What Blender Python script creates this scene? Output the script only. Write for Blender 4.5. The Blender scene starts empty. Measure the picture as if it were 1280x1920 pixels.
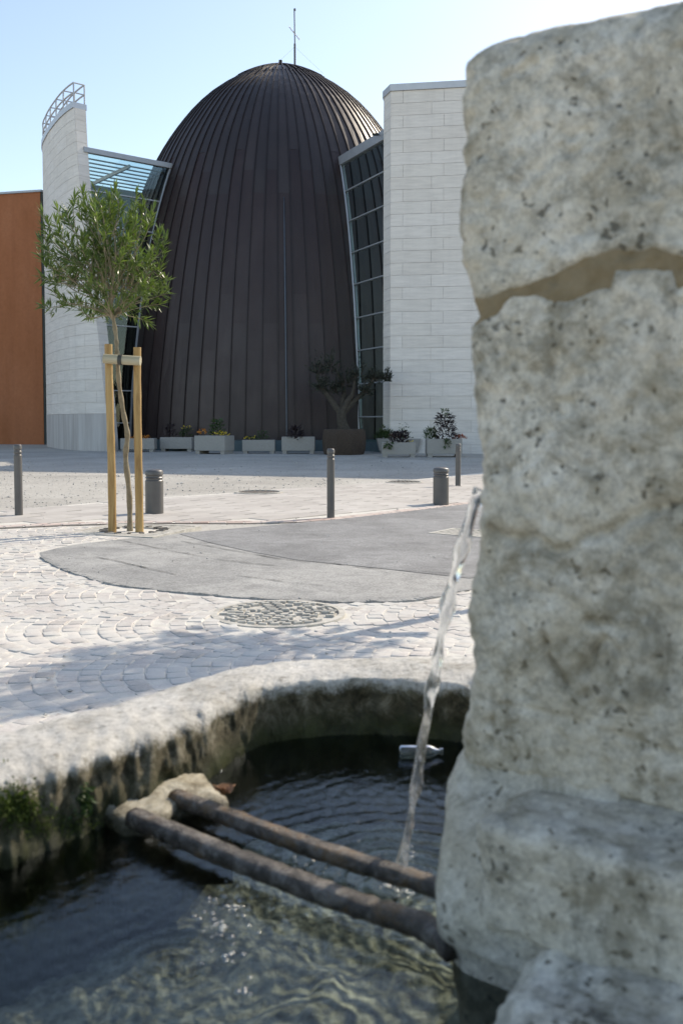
import bpy, bmesh, math, random
import numpy as np
from mathutils import Vector, noise as mnoise

SC = bpy.context.scene
COL = SC.collection
R = math.radians

# ------------------------------------------------------------------ camera
F = 1750.0            # focal length in pixels of the 1280x1920 photograph
VP = 877.5            # row of the principal point
TH = math.atan(0.05)  # pitch, looking slightly down
CZ = 1.30             # camera height
cam_d = bpy.data.cameras.new('camera')
cam = bpy.data.objects.new('camera', cam_d)
COL.objects.link(cam)
cam.location = (0, 0, CZ)
cam.rotation_euler = (math.pi / 2 - TH, 0, 0)
cam_d.sensor_fit = 'VERTICAL'
cam_d.sensor_height = 36.0
cam_d.sensor_width = 24.0
cam_d.lens = F / 1920 * 36
cam_d.shift_y = -(960 - VP) / 1920
cam_d.clip_start = 0.02
cam_d.clip_end = 3000
cam_d.dof.use_dof = True
cam_d.dof.focus_distance = 14.0
cam_d.dof.aperture_fstop = 5.0
SC.camera = cam

# ------------------------------------------------------------------ sky and sun
SUN_EL = R(40)
SUN_AZ = R(45)        # clockwise from +Y (away from the camera) towards +X
world = bpy.data.worlds.new('World')
SC.world = world
world.use_nodes = True
wn = world.node_tree.nodes
bg = wn['Background']
sky = wn.new('ShaderNodeTexSky')
sky.sky_type = 'NISHITA'
sky.sun_disc = False
sky.sun_elevation = SUN_EL
sky.sun_rotation = SUN_AZ
sky.air_density = 1.0
sky.dust_density = 0.8
sky.ozone_density = 1.0
world.node_tree.links.new(sky.outputs[0], bg.inputs[0])
bg.inputs[1].default_value = 0.15
sd = bpy.data.lights.new('sun', 'SUN')
sd.energy = 2.7
sd.angle = R(0.53)
sd.color = (1.0, 0.95, 0.87)
sun = bpy.data.objects.new('sun', sd)
COL.objects.link(sun)
SVEC = Vector((math.sin(SUN_AZ) * math.cos(SUN_EL), math.cos(SUN_AZ) * math.cos(SUN_EL), math.sin(SUN_EL)))
sun.rotation_euler = SVEC.to_track_quat('Z', 'Y').to_euler()
sun.location = SVEC * 40
SC.view_settings.view_transform = 'Standard'
SC.view_settings.look = 'None'
SC.view_settings.gamma = 1.0
SC.view_settings.exposure = 0.75
SC.view_settings.use_white_balance = True      # the camera's own white balance
SC.view_settings.white_balance_temperature = 7400
SC.view_settings.use_curve_mapping = False
SC.render.engine = 'CYCLES'
SC.cycles.use_denoising = True
SC.cycles.max_bounces = 10
SC.cycles.transparent_max_bounces = 16
SC.cycles.caustics_reflective = False
SC.cycles.caustics_refractive = False

# ------------------------------------------------------------------ measuring helpers
cT, sT = math.cos(TH), math.sin(TH)
def ray(u, v):
    xc, yc = (u - 640) / F, (VP - v) / F
    return np.array([xc, cT + yc * sT, -sT + yc * cT])
def PY(u, v, y):
    d = ray(u, v); return np.array([0, 0, CZ]) + d * (y / d[1])
def PZ(u, v, z):
    d = ray(u, v); return np.array([0, 0, CZ]) + d * ((z - CZ) / d[2])
def proj(p):
    x, y, z = p[0], p[1], p[2] - CZ
    dep = y * cT - z * sT; up = y * sT + z * cT
    return 640 + F * x / dep, VP - F * up / dep
_gy = [-50, 0, 20, 24, 30, 34, 38, 45, 52, 60, 90, 2000]
_gd = [1.2216 - .1, 1.2216, 1.4756, 1.495, 1.45, 1.40, 1.345, 1.32, 1.28, 1.27, 1.26, 1.26]
def G(x, y):
    """terrain height: a road plane falling gently away, then the flat plaza"""
    k = min(max((34 - y) / 14, 0), 1); k = k * k * (3 - 2 * k)
    return CZ - float(np.interp(y, _gy, _gd)) - .015 * max(min(x, 12), -25) * k
def PG(u, v):
    z = 0.0
    for _ in range(30):
        p = PZ(u, v, z); z = .5 * z + .5 * G(p[0], p[1])
    return p

# ------------------------------------------------------------------ building helpers
def props(o, label=None, cat=None, group=None, kind=None):
    if label: o['label'] = label
    if cat: o['category'] = cat
    if group: o['group'] = group
    if kind: o['kind'] = kind
    return o
def mesh(name, V, Fc, smooth=False):
    me = bpy.data.meshes.new(name)
    me.from_pydata([tuple(map(float, p)) for p in V], [], [tuple(map(int, f)) for f in Fc])
    if smooth:
        me.polygons.foreach_set('use_smooth', [True] * len(me.polygons))
    me.update()
    return me
def put(name, me, mat=None, parent=None, loc=None, rz=0.0):
    o = bpy.data.objects.new(name, me)
    COL.objects.link(o)
    if mat and not me.materials: me.materials.append(mat)
    if parent: o.parent = parent
    if loc is not None: o.location = loc
    if rz: o.rotation_euler[2] = rz
    return o
def make(name, V, Fc, mat, parent=None, smooth=False):
    return put(name, mesh(name, V, Fc, smooth), mat, parent)
def empty(name, loc=(0, 0, 0), rz=0.0):
    o = bpy.data.objects.new(name, None)
    COL.objects.link(o); o.location = loc; o.rotation_euler[2] = rz; o.empty_display_size = .2
    return o
class MB:
    def __init__(s): s.V, s.F = [], []
    def add(s, V, Fc):
        n = len(s.V); s.V += [tuple(p) for p in V]; s.F += [tuple(i + n for i in f) for f in Fc]; return s
    def box(s, x0, x1, y0, y1, z0, z1):
        return s.add([(x0, y0, z0), (x1, y0, z0), (x1, y1, z0), (x0, y1, z0), (x0, y0, z1), (x1, y0, z1), (x1, y1, z1), (x0, y1, z1)],
                     [(0, 3, 2, 1), (4, 5, 6, 7), (0, 1, 5, 4), (1, 2, 6, 5), (2, 3, 7, 6), (3, 0, 4, 7)])
    def bar(s, a, b, w, h, up=(0, 0, 1)):
        """square bar from a to b, w across, h along up"""
        a, b = Vector(a), Vector(b); d = (b - a).normalized(); up = Vector(up)
        side = d.cross(up)
        if side.length < 1e-4: side = d.cross(Vector((0, 1, 0)))
        side.normalize(); u2 = side.cross(d).normalized()
        V = [p + side * (i * w / 2) + u2 * (j * h / 2) for p in (a, b) for i, j in ((-1, -1), (1, -1), (1, 1), (-1, 1))]
        return s.add([tuple(p) for p in V], [(0, 1, 2, 3), (7, 6, 5, 4), (0, 4, 5, 1), (1, 5, 6, 2), (2, 6, 7, 3), (3, 7, 4, 0)])
    def tube(s, pts, rad, n=10, cap=True):
        pts = [Vector(p) for p in pts]
        if not hasattr(rad, '__len__'): rad = [rad] * len(pts)
        rings = []; ref = None
        for i, p in enumerate(pts):
            d = (pts[min(i + 1, len(pts) - 1)] - pts[max(i - 1, 0)]).normalized()
            if ref is None: ref = d.orthogonal().normalized()
            ref = (ref - d * ref.dot(d)).normalized(); b = d.cross(ref)
            rings.append([tuple(p + (ref * math.cos(2 * math.pi * k / n) + b * math.sin(2 * math.pi * k / n)) * rad[i]) for k in range(n)])
        V = [q for r in rings for q in r]; Fc = []
        for i in range(len(pts) - 1):
            for k in range(n):
                k2 = (k + 1) % n
                Fc.append((i * n + k, i * n + k2, (i + 1) * n + k2, (i + 1) * n + k))
        if cap: Fc += [tuple(range(n - 1, -1, -1)), tuple((len(pts) - 1) * n + k for k in range(n))]
        return s.add(V, Fc)
    def lathe(s, prof, n=32, c=(0, 0, 0)):
        V = []; Fc = []
        for r, z in prof:
            V += [(c[0] + r * math.cos(2 * math.pi * k / n), c[1] + r * math.sin(2 * math.pi * k / n), c[2] + z) for k in range(n)]
        for i in range(len(prof) - 1):
            for k in range(n):
                k2 = (k + 1) % n
                Fc.append((i * n + k, i * n + k2, (i + 1) * n + k2, (i + 1) * n + k))
        Fc += [tuple(range(n - 1, -1, -1)), tuple((len(prof) - 1) * n + k for k in range(n))]
        return s.add(V, Fc)
    def obj(s, name, mat, parent=None, smooth=False, bevel=0, seg=2, angle=None):
        me = mesh(name, s.V, s.F, smooth)
        if bevel:
            bm = bmesh.new(); bm.from_mesh(me)
            es = [e for e in bm.edges if len(e.link_faces) == 2 and e.calc_face_angle(0) > .5]
            bmesh.ops.bevel(bm, geom=es, offset=bevel, segments=seg, profile=.5, affect='EDGES')
            bm.to_mesh(me); bm.free()
        if angle is not None:
            me.polygons.foreach_set('use_smooth', [True] * len(me.polygons))
            me.set_sharp_from_angle(angle=R(angle))
        return put(name, me, mat, parent)
def fbm(p, sc=1.0, oc=4, seed=0.0):
    return mnoise.fractal(Vector((p[0] * sc + seed, p[1] * sc - seed * .7, p[2] * sc + seed * 1.3)), 1.0, 2.0, oc)
def inside(poly, x, y):
    c = False; n = len(poly)
    for i in range(n):
        x1, y1 = poly[i][0], poly[i][1]; x2, y2 = poly[(i + 1) % n][0], poly[(i + 1) % n][1]
        if (y1 > y) != (y2 > y) and x < (x2 - x1) * (y - y1) / (y2 - y1) + x1: c = not c
    return c
def polydist(poly, x, y):
    best = 1e9; n = len(poly)
    for i in range(n):
        ax, ay = poly[i][:2]; bx, by = poly[(i + 1) % n][:2]
        dx, dy = bx - ax, by - ay; t = max(0, min(1, ((x - ax) * dx + (y - ay) * dy) / (dx * dx + dy * dy + 1e-12)))
        best = min(best, math.hypot(x - ax - t * dx, y - ay - t * dy))
    return best
def clip(poly, a, b):
    """keep the part of poly left of the line a->b"""
    out = []; n = len(poly)
    side = lambda p: (b[0] - a[0]) * (p[1] - a[1]) - (b[1] - a[1]) * (p[0] - a[0])
    for i in range(n):
        p, q = poly[i], poly[(i + 1) % n]; sp, sq = side(p), side(q)
        if sp >= 0: out.append(p)
        if (sp >= 0) != (sq >= 0):
            t = sp / (sp - sq); out.append((p[0] + (q[0] - p[0]) * t, p[1] + (q[1] - p[1]) * t))
    return out
def catmull(pts, n, closed=False):
    pts = [np.array(p, float) for p in pts]; out = []; N = len(pts)
    for i in range(N if closed else N - 1):
        if closed: p0, p1, p2, p3 = pts[(i - 1) % N], pts[i], pts[(i + 1) % N], pts[(i + 2) % N]
        else: p0, p1, p2, p3 = pts[max(i - 1, 0)], pts[i], pts[i + 1], pts[min(i + 2, N - 1)]
        for k in range(n):
            t = k / n
            out.append(.5 * ((2 * p1) + (-p0 + p2) * t + (2 * p0 - 5 * p1 + 4 * p2 - p3) * t * t + (-p0 + 3 * p1 - 3 * p2 + p3) * t ** 3))
    if not closed: out.append(pts[-1])
    return out

# ------------------------------------------------------------------ materials
class NT:
    def __init__(s, name):
        s.m = bpy.data.materials.new(name); s.m.use_nodes = True
        s.t = s.m.node_tree; s.n = s.t.nodes; s.b = s.n['Principled BSDF']; s.out = s.n['Material Output']
        s.tc = s.n.new('ShaderNodeTexCoord')
    def link(s, a, b): s.t.links.new(a, b)
    def node(s, typ, **kw):
        nd = s.n.new(typ)
        for k, v in kw.items():
            if k in nd.inputs: 
                if hasattr(v, 'default_value') or isinstance(v, bpy.types.NodeSocket): s.link(v, nd.inputs[k])
                else: nd.inputs[k].default_value = v
            else: setattr(nd, k, v)
        return nd
    def coord(s, kind='Object', scale=(1, 1, 1)):
        mp = s.n.new('ShaderNodeMapping'); s.link(s.tc.outputs[kind], mp.inputs[0]); mp.inputs['Scale'].default_value = scale
        return mp.outputs[0]
    def geo(s, scale=(1, 1, 1)):
        g = s.n.new('ShaderNodeNewGeometry'); mp = s.n.new('ShaderNodeMapping'); s.link(g.outputs['Position'], mp.inputs[0]); mp.inputs['Scale'].default_value = scale
        return mp.outputs[0]
    def noise(s, vec, scale, detail=4, rough=.55, dist=0):
        nd = s.n.new('ShaderNodeTexNoise'); s.link(vec, nd.inputs['Vector'])
        nd.inputs['Scale'].default_value = scale; nd.inputs['Detail'].default_value = detail
        nd.inputs['Roughness'].default_value = rough; nd.inputs['Distortion'].default_value = dist
        return nd.outputs['Fac']
    def voro(s, vec, scale, feature='F1'):
        nd = s.n.new('ShaderNodeTexVoronoi'); nd.feature = feature; s.link(vec, nd.inputs['Vector']); nd.inputs['Scale'].default_value = scale
        return nd.outputs['Distance']
    def ramp(s, fac, stops):
        nd = s.n.new('ShaderNodeValToRGB'); s.link(fac, nd.inputs[0]); e = nd.color_ramp.elements
        while len(e) < len(stops): e.new(.5)
        for i, (p, c) in enumerate(stops):
            e[i].position = p; e[i].color = (*c, 1) if not isinstance(c, (int, float)) else (c, c, c, 1)
        return nd.outputs[0]
    def mix(s, fac, a, b, mode='MIX'):
        nd = s.n.new('ShaderNodeMix'); nd.data_type = 'RGBA'; nd.blend_type = mode
        for sock, v in ((nd.inputs[0], fac), (nd.inputs[6], a), (nd.inputs[7], b)):
            if isinstance(v, bpy.types.NodeSocket): s.link(v, sock)
            elif isinstance(v, (int, float)): sock.default_value = v
            else: sock.default_value = (*v, 1)
        return nd.outputs[2]
    def math(s, op, a, b=0.0):
        nd = s.n.new('ShaderNodeMath'); nd.operation = op
        for sock, v in ((nd.inputs[0], a), (nd.inputs[1], b)):
            if isinstance(v, bpy.types.NodeSocket): s.link(v, sock)
            else: sock.default_value = v
        return nd.outputs[0]
    def bump(s, h, strength=.3, dist=.01, normal=None):
        nd = s.n.new('ShaderNodeBump'); s.link(h, nd.inputs['Height']); nd.inputs['Strength'].default_value = strength; nd.inputs['Distance'].default_value = dist
        if normal: s.link(normal, nd.inputs['Normal'])
        return nd.outputs[0]
    def rnd(s):
        """one random number per object and per loose piece"""
        oi = s.n.new('ShaderNodeObjectInfo'); g = s.n.new('ShaderNodeNewGeometry')
        return s.math('FRACT', s.math('ADD', oi.outputs['Random'], g.outputs['Random Per Island']))
    def fin(s, col=None, rough=.8, nor=None, metal=0, spec=.5):
        b = s.b
        if col is not None:
            if isinstance(col, bpy.types.NodeSocket): s.link(col, b.inputs['Base Color'])
            else: b.inputs['Base Color'].default_value = (*col, 1)
        if isinstance(rough, bpy.types.NodeSocket): s.link(rough, b.inputs['Roughness'])
        else: b.inputs['Roughness'].default_value = rough
        if nor: s.link(nor, b.inputs['Normal'])
        b.inputs['Metallic'].default_value = metal
        b.inputs['Specular IOR Level'].default_value = spec
        return s.m
def plain(name, a, b, scale=8, rough=.7, metal=0, bs=.2, bd=.005, spec=.5, var=0.0, kind='geo', stretch=(1, 1, 1)):
    t = NT(name); v = t.geo(stretch) if kind == 'geo' else t.coord('Object', stretch)
    n = t.noise(v, scale, 6, .6); c = t.mix(t.ramp(n, [(.3, 0), (.7, 1)]), a, b)
    if var:
        c = t.mix(1.0, c, t.ramp(t.rnd(), [(0, 1 - var), (1, 1 + var)]), 'MULTIPLY')
    return t.fin(c, rough, t.bump(t.noise(v, scale * 6, 5, .65), bs, bd), metal, spec)

M = {}
def build_materials():
    # gravel plaza
    t = NT('gravel_ground'); v = t.geo()
    c = t.ramp(t.noise(v, .35, 6, .6, .6), [(.3, (.36, .34, .31)), (.55, (.46, .44, .40)), (.75, (.54, .52, .48))])
    sp = t.ramp(t.noise(v, 16, 4, .75), [(.30, .45), (.46, 1)])
    c = t.mix(1, c, sp, 'MULTIPLY')
    M['gravel'] = t.fin(c, .95, t.bump(t.noise(v, 14, 6, .75), .6, .03), spec=.2)
    M['stone_chip'] = plain('stone_chip', (.34, .33, .31), (.52, .50, .46), 30, .9, var=.2)
    # sett bed
    M['bed'] = plain('joint_mortar', (.54, .515, .465), (.66, .635, .58), 12, .95, bs=.5, bd=.01, spec=.2)
    t = NT('granite_sett'); v = t.geo()
    r = t.rnd()
    c = t.ramp(r, [(0, (.45, .412, .375)), (.4, (.52, .485, .45)), (.75, (.53, .485, .45)), (1, (.58, .555, .515))])
    n = t.noise(v, 60, 5, .7); c = t.mix(1, c, t.ramp(n, [(.25, .78), (.7, 1.12)]), 'MULTIPLY')
    dust = t.ramp(t.noise(v, 2.1, 8, .7), [(.44, 0), (.56, 1)])
    c = t.mix(t.math('MULTIPLY', dust, .75), c, (.58, .56, .52))
    M['sett'] = t.fin(c, .8, t.bump(t.noise(v, 45, 5, .7), .5, .006), spec=.3)
    # asphalt
    def asph(name, a, b):
        t = NT(name); v = t.geo()
        c = t.mix(t.ramp(t.noise(v, .9, 6, .65, .5), [(.4, 0), (.6, 1)]), a, b)
        c = t.mix(1, c, t.ramp(t.noise(v, 5, 8, .75, .6), [(.38, .84), (.5, 1.0), (.62, 1.1)]), 'MULTIPLY')
        sp = t.ramp(t.noise(v, 55, 5, .85), [(.38, .62), (.5, 1.0), (.62, 1.3)])
        c = t.mix(1, c, sp, 'MULTIPLY')
        return t.fin(c, .85, t.bump(t.noise(v, 110, 3, .8), .5, .006), spec=.35)
    M['asphalt'] = asph('worn_asphalt', (.27, .268, .26), (.36, .355, .34))
    M['asphalt2'] = asph('darker_asphalt', (.20, .20, .20), (.265, .265, .265))
    M['crack'] = plain('crack_filler', (.05, .05, .05), (.09, .09, .09), 20)
    t = NT('concrete_slab'); v = t.geo(); r = t.rnd()
    c = t.ramp(r, [(0, (.43, .40, .37)), (.5, (.47, .44, .405)), (1, (.51, .48, .445))])
    c = t.mix(1, c, t.ramp(t.noise(v, 3, 6, .65), [(.3, .88), (.7, 1.08)]), 'MULTIPLY')
    M['slab'] = t.fin(c, .85, t.bump(t.noise(v, 60, 4, .7), .25, .004), spec=.3)
    t = NT('pink_brick'); v = t.geo(); r = t.rnd()
    c = t.ramp(r, [(0, (.42, .29, .24)), (.5, (.50, .37, .32)), (1, (.56, .46, .41))])
    c = t.mix(t.ramp(t.noise(v, 1.5, 5, .6), [(.35, .1), (.65, .65)]), c, (.58, .55, .51))
    M['brick'] = t.fin(c, .85, t.bump(t.noise(v, 60, 4, .7), .3, .004), spec=.3)
    # facade stone
    t = NT('pale_limestone'); v = t.geo(); r = t.rnd()
    c = t.ramp(r, [(0, (.735, .685, .63)), (.4, (.755, .71, .655)), (.7, (.765, .72, .67)), (1, (.785, .74, .69))])
    st = t.noise(t.geo((1, 1, 9)), 1.2, 5, .6, .4)
    c = t.mix(1, c, t.ramp(st, [(.38, .93), (.62, 1.05)]), 'MULTIPLY')
    c = t.mix(1, c, t.ramp(t.noise(t.geo((2.2, 2.2, .12)), 1.0, 7, .7), [(.38, .965), (.52, 1.0), (.65, 1.01)]), 'MULTIPLY')
    M['limestone'] = t.fin(c, .75, t.bump(t.noise(v, 25, 5, .7), .12, .006), spec=.3)
    M['joint'] = plain('stone_joint', (.61, .57, .525), (.66, .62, .575), 6, .9)
    t = NT('weathered_dado'); v = t.geo()
    c = t.ramp(t.noise(t.geo((3, 3, .25)), 1.0, 6, .65), [(.3, (.40, .37, .35)), (.5, (.50, .475, .455)), (.72, (.60, .58, .56))])
    M['dado'] = t.fin(c, .8, t.bump(t.noise(v, 20, 5, .7), .15, .006), spec=.3)
    M['coping'] = plain('coping_metal', (.50, .51, .53), (.56, .57, .59), 3, .4, .35, bs=.03)
    t = NT('orange_render'); v = t.geo()
    c = t.ramp(t.noise(t.geo((1, 1, .5)), .5, 6, .65, .4), [(.3, (.36, .135, .06)), (.55, (.41, .16, .078)), (.75, (.44, .19, .10))])
    c = t.mix(1, c, t.ramp(t.noise(v, 6, 5, .7), [(.3, .9), (.7, 1.06)]), 'MULTIPLY')
    c = t.mix(1, c, t.ramp(t.noise(t.geo((2.0, 2.0, .10)), 1.0, 7, .7), [(.38, .93), (.54, 1.0), (.66, 1.03)]), 'MULTIPLY')
    M['orange'] = t.fin(c, .9, t.bump(t.noise(v, 60, 4, .7), .25, .01), spec=.2)
    # egg cladding: three courses of sheets, the higher ones greyer: patina plus painted sky sheen
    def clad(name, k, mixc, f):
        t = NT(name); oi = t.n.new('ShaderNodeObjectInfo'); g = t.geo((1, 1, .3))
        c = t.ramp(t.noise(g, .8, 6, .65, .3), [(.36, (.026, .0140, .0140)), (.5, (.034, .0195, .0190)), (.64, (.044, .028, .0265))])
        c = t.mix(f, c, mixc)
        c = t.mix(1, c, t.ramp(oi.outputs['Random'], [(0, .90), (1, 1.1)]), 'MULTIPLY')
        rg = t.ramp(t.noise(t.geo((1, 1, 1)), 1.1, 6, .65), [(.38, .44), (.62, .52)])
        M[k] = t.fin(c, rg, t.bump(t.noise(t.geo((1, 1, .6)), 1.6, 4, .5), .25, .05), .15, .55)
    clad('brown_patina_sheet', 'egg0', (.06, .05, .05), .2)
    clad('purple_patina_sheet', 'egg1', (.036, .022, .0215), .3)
    clad('grey_sheen_patina_sheet', 'egg2', (.046, .042, .042), .4)
    M['seam'] = plain('seam_metal', (.022, .015, .015), (.034, .025, .025), 2, .45, .3, bs=.05)
    M['strip'] = plain('conductor_metal', (.075, .085, .105), (.10, .115, .14), 2, .4, .5, bs=.05)
    M['teal'] = plain('teal_plinth', (.055, .085, .095), (.08, .12, .13), 2, .6)
    M['steel'] = plain('grey_blue_steel', (.34, .365, .395), (.40, .42, .45), 3, .4, .3, bs=.02)
    M['galv'] = plain('galvanised_tube', (.42, .42, .43), (.50, .50, .51), 6, .45, .4, bs=.03)
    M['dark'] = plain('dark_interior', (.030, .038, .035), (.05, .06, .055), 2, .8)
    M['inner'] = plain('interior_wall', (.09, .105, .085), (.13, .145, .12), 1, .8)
    # glass
    t = NT('tinted_glass'); tr = t.n.new('ShaderNodeBsdfTransparent'); tr.inputs[0].default_value = (.80, .89, .89, 1)
    gl = t.n.new('ShaderNodeBsdfGlossy'); gl.inputs['Roughness'].default_value = .02; gl.inputs[0].default_value = (.9, .95, .95, 1)
    fr = t.n.new('ShaderNodeFresnel'); fr.inputs[0].default_value = 1.5
    mx = t.n.new('ShaderNodeMixShader'); t.link(fr.outputs[0], mx.inputs[0]); t.link(tr.outputs[0], mx.inputs[1]); t.link(gl.outputs[0], mx.inputs[2]); t.link(mx.outputs[0], t.out.inputs[0])
    M['glass'] = t.m
    t = NT('dark_green_glass'); tr = t.n.new('ShaderNodeBsdfTransparent'); tr.inputs[0].default_value = (.36, .50, .44, 1)
    gl = t.n.new('ShaderNodeBsdfGlossy'); gl.inputs['Roughness'].default_value = .03; gl.inputs[0].default_value = (.75, .9, .85, 1)
    fr = t.n.new('ShaderNodeFresnel'); fr.inputs[0].default_value = 1.5
    mx = t.n.new('ShaderNodeMixShader'); t.link(fr.outputs[0], mx.inputs[0]); t.link(tr.outputs[0], mx.inputs[1]); t.link(gl.outputs[0], mx.inputs[2]); t.link(mx.outputs[0], t.out.inputs[0])
    M['glassdark'] = t.m
    t = NT('frosted_roof_glass'); tr = t.n.new('ShaderNodeBsdfTranslucent'); tr.inputs[0].default_value = (.62, .74, .76, 1)
    tp = t.n.new('ShaderNodeBsdfTransparent'); tp.inputs[0].default_value = (.88, .95, .97, 1)
    mx = t.n.new('ShaderNodeMixShader'); mx.inputs[0].default_value = .80; t.link(tr.outputs[0], mx.inputs[1]); t.link(tp.outputs[0], mx.inputs[2]); t.link(mx.outputs[0], t.out.inputs[0])
    M['roofglass'] = t.m
    # street furniture
    M['bollard'] = plain('grey_painted_metal', (.105, .10, .098), (.125, .12, .117), 5, .42, .25, bs=.03, kind='obj')
    M['iron'] = plain('cast_iron', (.10, .09, .08), (.20, .18, .16), 25, .6, .5, bs=.3)
    M['rustiron'] = plain('dusty_cast_iron', (.34, .32, .28), (.60, .57, .51), 14, .85, .05, bs=.5, bd=.006)
    M['soil'] = plain('dark_soil', (.035, .028, .02), (.08, .065, .05), 18, .95, bs=.8, bd=.02)
    t = NT('pine_stake'); v = t.coord('Object', (1, 1, .12)); 
    c = t.ramp(t.noise(v, 14, 6, .65, 1.0), [(.28, (.24, .13, .045)), (.5, (.40, .25, .095)), (.75, (.50, .34, .15))])
    kn = t.ramp(t.voro(t.coord('Object', (5, 5, 1.6)), 1.6), [(.05, .35), (.12, 1)]); c = t.mix(1, c, kn, 'MULTIPLY')
    M['pine'] = t.fin(c, .6, t.bump(t.noise(v, 30, 5, .7), .25, .004), spec=.4)
    M['rail'] = plain('pale_rail_wood', (.36, .31, .20), (.47, .42, .30), 20, .55, kind='obj', stretch=(.2, 1, 1))
    M['strap'] = plain('rubber_strap', (.04, .04, .035), (.06, .06, .05), 10, .6)
    M['bark'] = plain('smooth_bark', (.20, .16, .10), (.33, .28, .19), 14, .8, bs=.5, bd=.01)
    M['oldbark'] = plain('olive_bark', (.04, .034, .026), (.085, .072, .056), 9, .9, bs=.8, bd=.02)
    def leaf(name, a, b, rough=.42, tl=.25):
        t = NT(name); g = t.n.new('ShaderNodeNewGeometry')
        c = t.ramp(g.outputs['Random Per Island'], [(0, a), (1, b)])
        t.fin(c, rough, None, 0, .5)
        tr = t.n.new('ShaderNodeBsdfTranslucent'); t.link(t.mix(1, c, (1.5, 1.6, .7), 'MULTIPLY'), tr.inputs[0])
        mx = t.n.new('ShaderNodeMixShader'); mx.inputs[0].default_value = tl
        t.link(t.b.outputs[0], mx.inputs[1]); t.link(tr.outputs[0], mx.inputs[2]); t.link(mx.outputs[0], t.out.inputs[0])
        return t.m
    M['oleander'] = leaf('oleander_leaf', (.058, .100, .024), (.135, .19, .055), .34, .30)
    M['olive'] = leaf('olive_leaf', (.018, .026, .018), (.048, .058, .042), .6, .1)
    M['herb'] = leaf('planter_leaf', (.03, .065, .022), (.075, .12, .04), .5, .2)
    M['redleaf'] = leaf('red_flower', (.30, .04, .02), (.42, .10, .03), .6, .2)
    M['yellow'] = leaf('yellow_flower', (.62, .42, .04), (.75, .60, .10), .6, .2)
    M['orangef'] = leaf('orange_flower', (.55, .16, .03), (.65, .28, .05), .6, .2)
    M['darkleaf'] = leaf('dark_purple_leaf', (.025, .018, .022), (.05, .03, .035), .5, .1)
    M['moss'] = leaf('moss', (.035, .06, .008), (.10, .14, .02), .8, .2)
    M['planter'] = plain('aggregate_concrete', (.30, .285, .26), (.41, .39, .36), 30, .9, bs=.6, bd=.01)
    M['sack'] = plain('brown_wrap', (.055, .038, .028), (.10, .072, .052), 12, .9, bs=.9, bd=.03, stretch=(1, 1, 3))
    # fountain stone
    def stone(name, a, b, c3, pit=.5, lich=.5, bumpd=.012, warm=.25):
        t = NT(name); v = t.geo()
        c = t.ramp(t.noise(v, 6, 9, .72, .3), [(.36, a), (.5, b), (.63, c3)])
        fine = t.ramp(t.noise(v, 48, 7, .75), [(.36, .66), (.5, 1.0), (.62, 1.18)]); c = t.mix(1, c, fine, 'MULTIPLY')
        grain = t.ramp(t.noise(v, 210, 4, .8), [(.36, .82), (.5, 1.0), (.64, 1.12)]); c = t.mix(1, c, grain, 'MULTIPLY')
        wv = t.n.new('ShaderNodeVectorMath'); wv.operation = 'ADD'; nz = t.n.new('ShaderNodeTexNoise'); t.link(v, nz.inputs['Vector']); nz.inputs['Scale'].default_value = 45
        ws = t.n.new('ShaderNodeVectorMath'); ws.operation = 'SCALE'; ws.inputs['Scale'].default_value = .035; t.link(nz.outputs['Color'], ws.inputs[0]); t.link(v, wv.inputs[0]); t.link(ws.outputs[0], wv.inputs[1])
        pits = t.ramp(t.math('ADD', t.voro(wv.outputs[0], 48), t.math('MULTIPLY', t.noise(v, 11, 5, .7), 1.6)), [(.86, 0), (1.06, 1)])
        c = t.mix(t.math('MULTIPLY', t.math('SUBTRACT', 1.0, pits), pit), c, (.075, .07, .058))
        li = t.ramp(t.noise(v, 7.3, 7, .75, .8), [(.50, 0), (.62, 1)])
        c = t.mix(t.math('MULTIPLY', li, lich), c, (.12, .11, .075))
        wm = t.ramp(t.noise(v, 3.1, 6, .7), [(.47, 0), (.60, 1)])
        c = t.mix(t.math('MULTIPLY', wm, warm), c, (.40, .31, .17))
        h = t.math('ADD', t.noise(v, 30, 9, .78), t.math('MULTIPLY', pits, .30))
        return t.fin(c, .9, t.bump(h, .75, bumpd), spec=.25)
    M['pillar'] = stone('grey_limestone_pillar', (.50, .46, .375), (.70, .655, .56), (.82, .775, .685), .75, .55, .012, .28)
    M['rim'] = stone('pale_worn_rim', (.50, .48, .44), (.62, .60, .56), (.70, .68, .64), .22, .06, .008, .05)
    # rim below the lip: mossy and stained stone
    t = NT('basin_stone'); v = t.geo()
    sep = t.n.new('ShaderNodeSeparateXYZ'); g2 = t.n.new('ShaderNodeNewGeometry'); t.link(g2.outputs['Position'], sep.inputs[0])
    top = t.ramp(t.noise(v, 6, 8, .68, .3), [(.36, (.40, .38, .34)), (.5, (.52, .50, .46)), (.64, (.60, .58, .54))])
    fine = t.ramp(t.noise(v, 60, 7, .8), [(.36, .72), (.5, 1.0), (.64, 1.14)]); top = t.mix(1, top, fine, 'MULTIPLY')
    spk = t.ramp(t.noise(v, 42, 6, .75, .4), [(.555, 0), (.63, .6)]); top = t.mix(spk, top, (.17, .15, .115))
    low = t.ramp(t.noise(v, 14, 8, .72, .6), [(.38, (.035, .030, .016)), (.5, (.105, .09, .055)), (.62, (.25, .222, .16))])
    wet = t.ramp(t.noise(v, 9, 7, .7), [(.35, (.018, .02, .008)), (.65, (.06, .065, .02))])
    hgt = t.math('ADD', sep.outputs[2], t.math('MULTIPLY', t.math('SUBTRACT', t.noise(v, 15, 8, .8), .5), .10))
    low = t.mix(t.ramp(hgt, [(.525, 1), (.575, 0)]), low, wet)
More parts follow.
